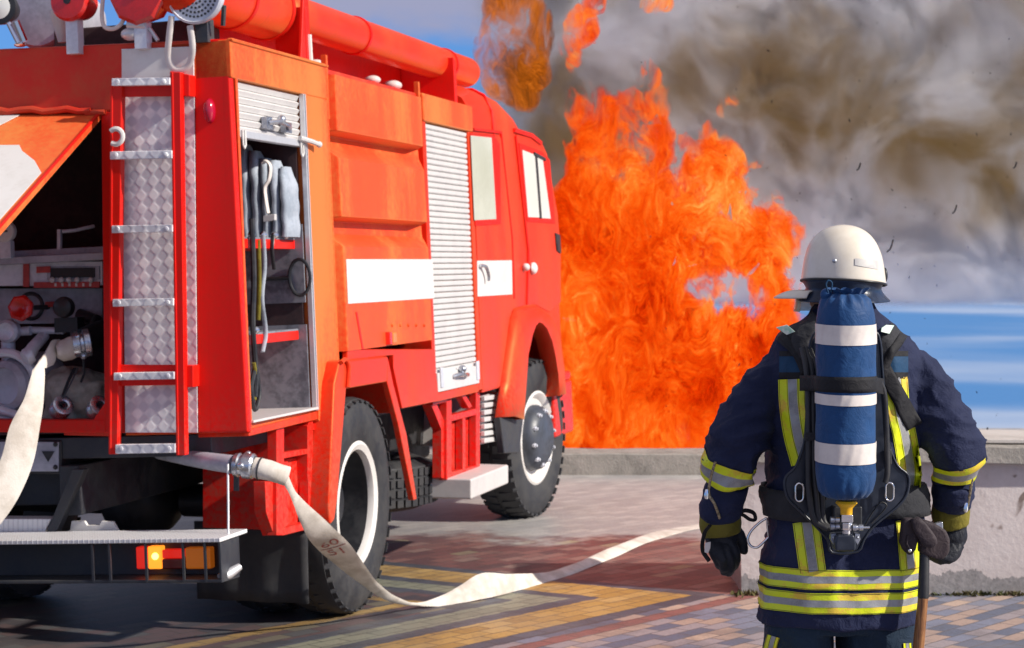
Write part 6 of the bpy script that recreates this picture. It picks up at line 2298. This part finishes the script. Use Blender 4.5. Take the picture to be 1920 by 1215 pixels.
# valve
vc = lambda y: F(1587, y, CY)
m = MB(); m.lathe(vc(942), (0, 0, -1), [(.001, -.004), (.026, -.004), (.029, .002), (.023, .008), (.0165, .015), (.0155, .036), (.012, .038), (.001, .039)], 28)
m.build('valve_collar', MAT['yellow_brass'], ba, 50)
m = MB()
za, zc = vc(965).z, vc(1000).z
c = vc(980)
m.box((c.x - .0155, CY - .016, vc(978).z), (c.x + .0155, CY + .016, vc(964).z))
m.lathe((c.x, CY, vc(996).z), (0, 0, 1), [(.001, 0), (.012, 0), (.016, .006), (.016, .024), (.001, .025)], 6)
m.lathe((c.x, CY, vc(1001).z), (0, 0, 1), [(.001, 0), (.012, 0), (.012, .01), (.001, .011)], 16)
m.build('valve_body', MAT['chrome'], ba, 40, .0015)
m = MB()
m.lathe((c.x + .016, CY, vc(989).z), (1, 0, 0), [(.001, 0), (.010, 0), (.010, .010), (.007, .012), (.007, .016), (.009, .018), (.009, .028), (.003, .030), (.003, .046), (.001, .046)], 16)
m.build('fitting', MAT['steel'], ba, 40)
for y in (975, 988):
    m = MB(); m.lathe((c.x - .018, CY + .004, vc(y).z), (-1, 0, 0), [(.001, 0), (.008, 0), (.008, .010), (.006, .012), (.009, .014), (.009, .024), (.001, .025)], 14)
    m.build('fitting', MAT['steel'], ba, 40)
m = MB()
c2 = vc(1018)
m.slab([F(x, y, CY - .02) for x, y in ((1570, 1003), (1602, 1003), (1606, 1018), (1605, 1034), (1567, 1034), (1566, 1018))], (0, .07, 0))
m.build('valve_foot', MAT['plate'], ba, 40, .006)
for x, s in ((1564, -1), (1607, 1)):
    m = MB(); m.slab([F(x + dx * s, y, CY + .01) for dx, y in ((-4, 1000), (5, 1001), (6, 1012), (1, 1022), (-4, 1014))], (0, .03, 0)); m.ball(F(x + 1 * s, 1008, CY + .006), .004, 8, 6)
    m.build('clamp_plate', MAT['steel'], ba, 40, .002)
m = MB(); m.box((F(1560, 960, -.21).x, -.235, vc(1000).z), (F(1614, 960, -.21).x, -.19, vc(955).z))
m.build('regulator_block', MAT['black'], ba, 40, .005)

# ------------------------------------------------------------------ things hanging at his sides
cb = empty('carabiner', PO)
tag(cb, "open chrome carabiner hook hanging at the firefighter's left hip beside his glove", 'carabiner')
m = MB(); m.tube(catmull([F(1436, 972, -.02), F(1424, 980, -.02), F(1408, 996, -.02), F(1402, 1012, -.02), (F(1408, 1024, -.02)), F(1420, 1026, -.02), F(1434, 1014, -.02), F(1440, 1008, -.02)], 8), .0038, 10)
m.build('hook', MAT['chrome'], cb, 70)
m = MB(); m.tube([F(1437, 970, -.02), F(1441, 1010, -.02)], .0028, 8)
m.build('gate', MAT['chrome'], cb, 70)

hol = empty('axe_holster', PO)
tag(hol, 'dark brown leather holster flap with a metal stud hanging over the axe', 'holster')
def leather(pts, d0, th, name, seed, puff=.010):
    P = [Vector((x, y, 0)) for x, y in pts]
    m = MB(); m.slab([F(x, y, d0) for x, y in pts], (0, th, 0))
    vs, ns, fs = organic(m, .0045, 6)
    vs = [v + nn * (.004 * ridge(v * 16 + Vector((seed, 0, 0)))) for v, nn in zip(vs, ns)]
    return mesh_obj(name, vs, fs, MAT['brown'], hol)
leather(((1694, 974), (1712, 972), (1724, 984), (1722, 1010), (1714, 1034), (1700, 1036), (1690, 1018), (1692, 996)), -.205, .035, 'sheath', 1)
leather(((1708, 974), (1726, 972), (1742, 992), (1756, 1010), (1758, 1020), (1746, 1026), (1732, 1022), (1722, 1006), (1714, 992)), -.222, .022, 'flap', 5)
leather(((1730, 976), (1752, 984), (1772, 996), (1780, 1012), (1778, 1036), (1768, 1048), (1752, 1048), (1736, 1040), (1728, 1036), (1724, 1010)), -.19, .045, 'pouch', 9)
m = MB(); m.ball(F(1706, 1032, -.212), .0062, 12, 8)
m.build('stud', MAT['chrome'], hol, 60)
m = MB(); m.ball(F(1706, 1032, -.206), (.012, .006, .012), 12, 8); m.tube([F(1702, 1004, -.21), F(1700, 1020, -.212), F(1706, 1030, -.21)], .003, 6)
m.build('stud_tab', MAT['brown'], hol, 60)

axe = empty('axe', PO)
tag(axe, "axe with a brown wooden handle hanging head up at the firefighter's right hip", 'axe')
m = MB(); m.tube([F(1731, 1118, -.185), F(1727, 1160, -.185), F(1721, 1225, -.18), F(1716, 1290, -.175), F(1714, 1310, -.175)], [(.0135, .017), (.0145, .018), (.0155, .020), (.017, .022), (.014, .018)], 18)
m.build('handle', MAT['wood'], axe, 60)
m = MB(); m.tube([F(1733, 1010, -.17), F(1733, 1060, -.175), F(1731, 1118, -.185), F(1731, 1121, -.185)], [(.013, .015), (.014, .016), (.0155, .018), (.0145, .017)], 18)
m.build('handle_sleeve', MAT['black'], axe, 60)
m = MB(); m.slab([F(x, y, -.175) for x, y in ((1722, 985), (1745, 985), (1768, 978), (1770, 1015), (1745, 1008), (1722, 1008))], (0, .022, 0))
m.build('axe_head', MAT['steel'], axe, 40, .003)
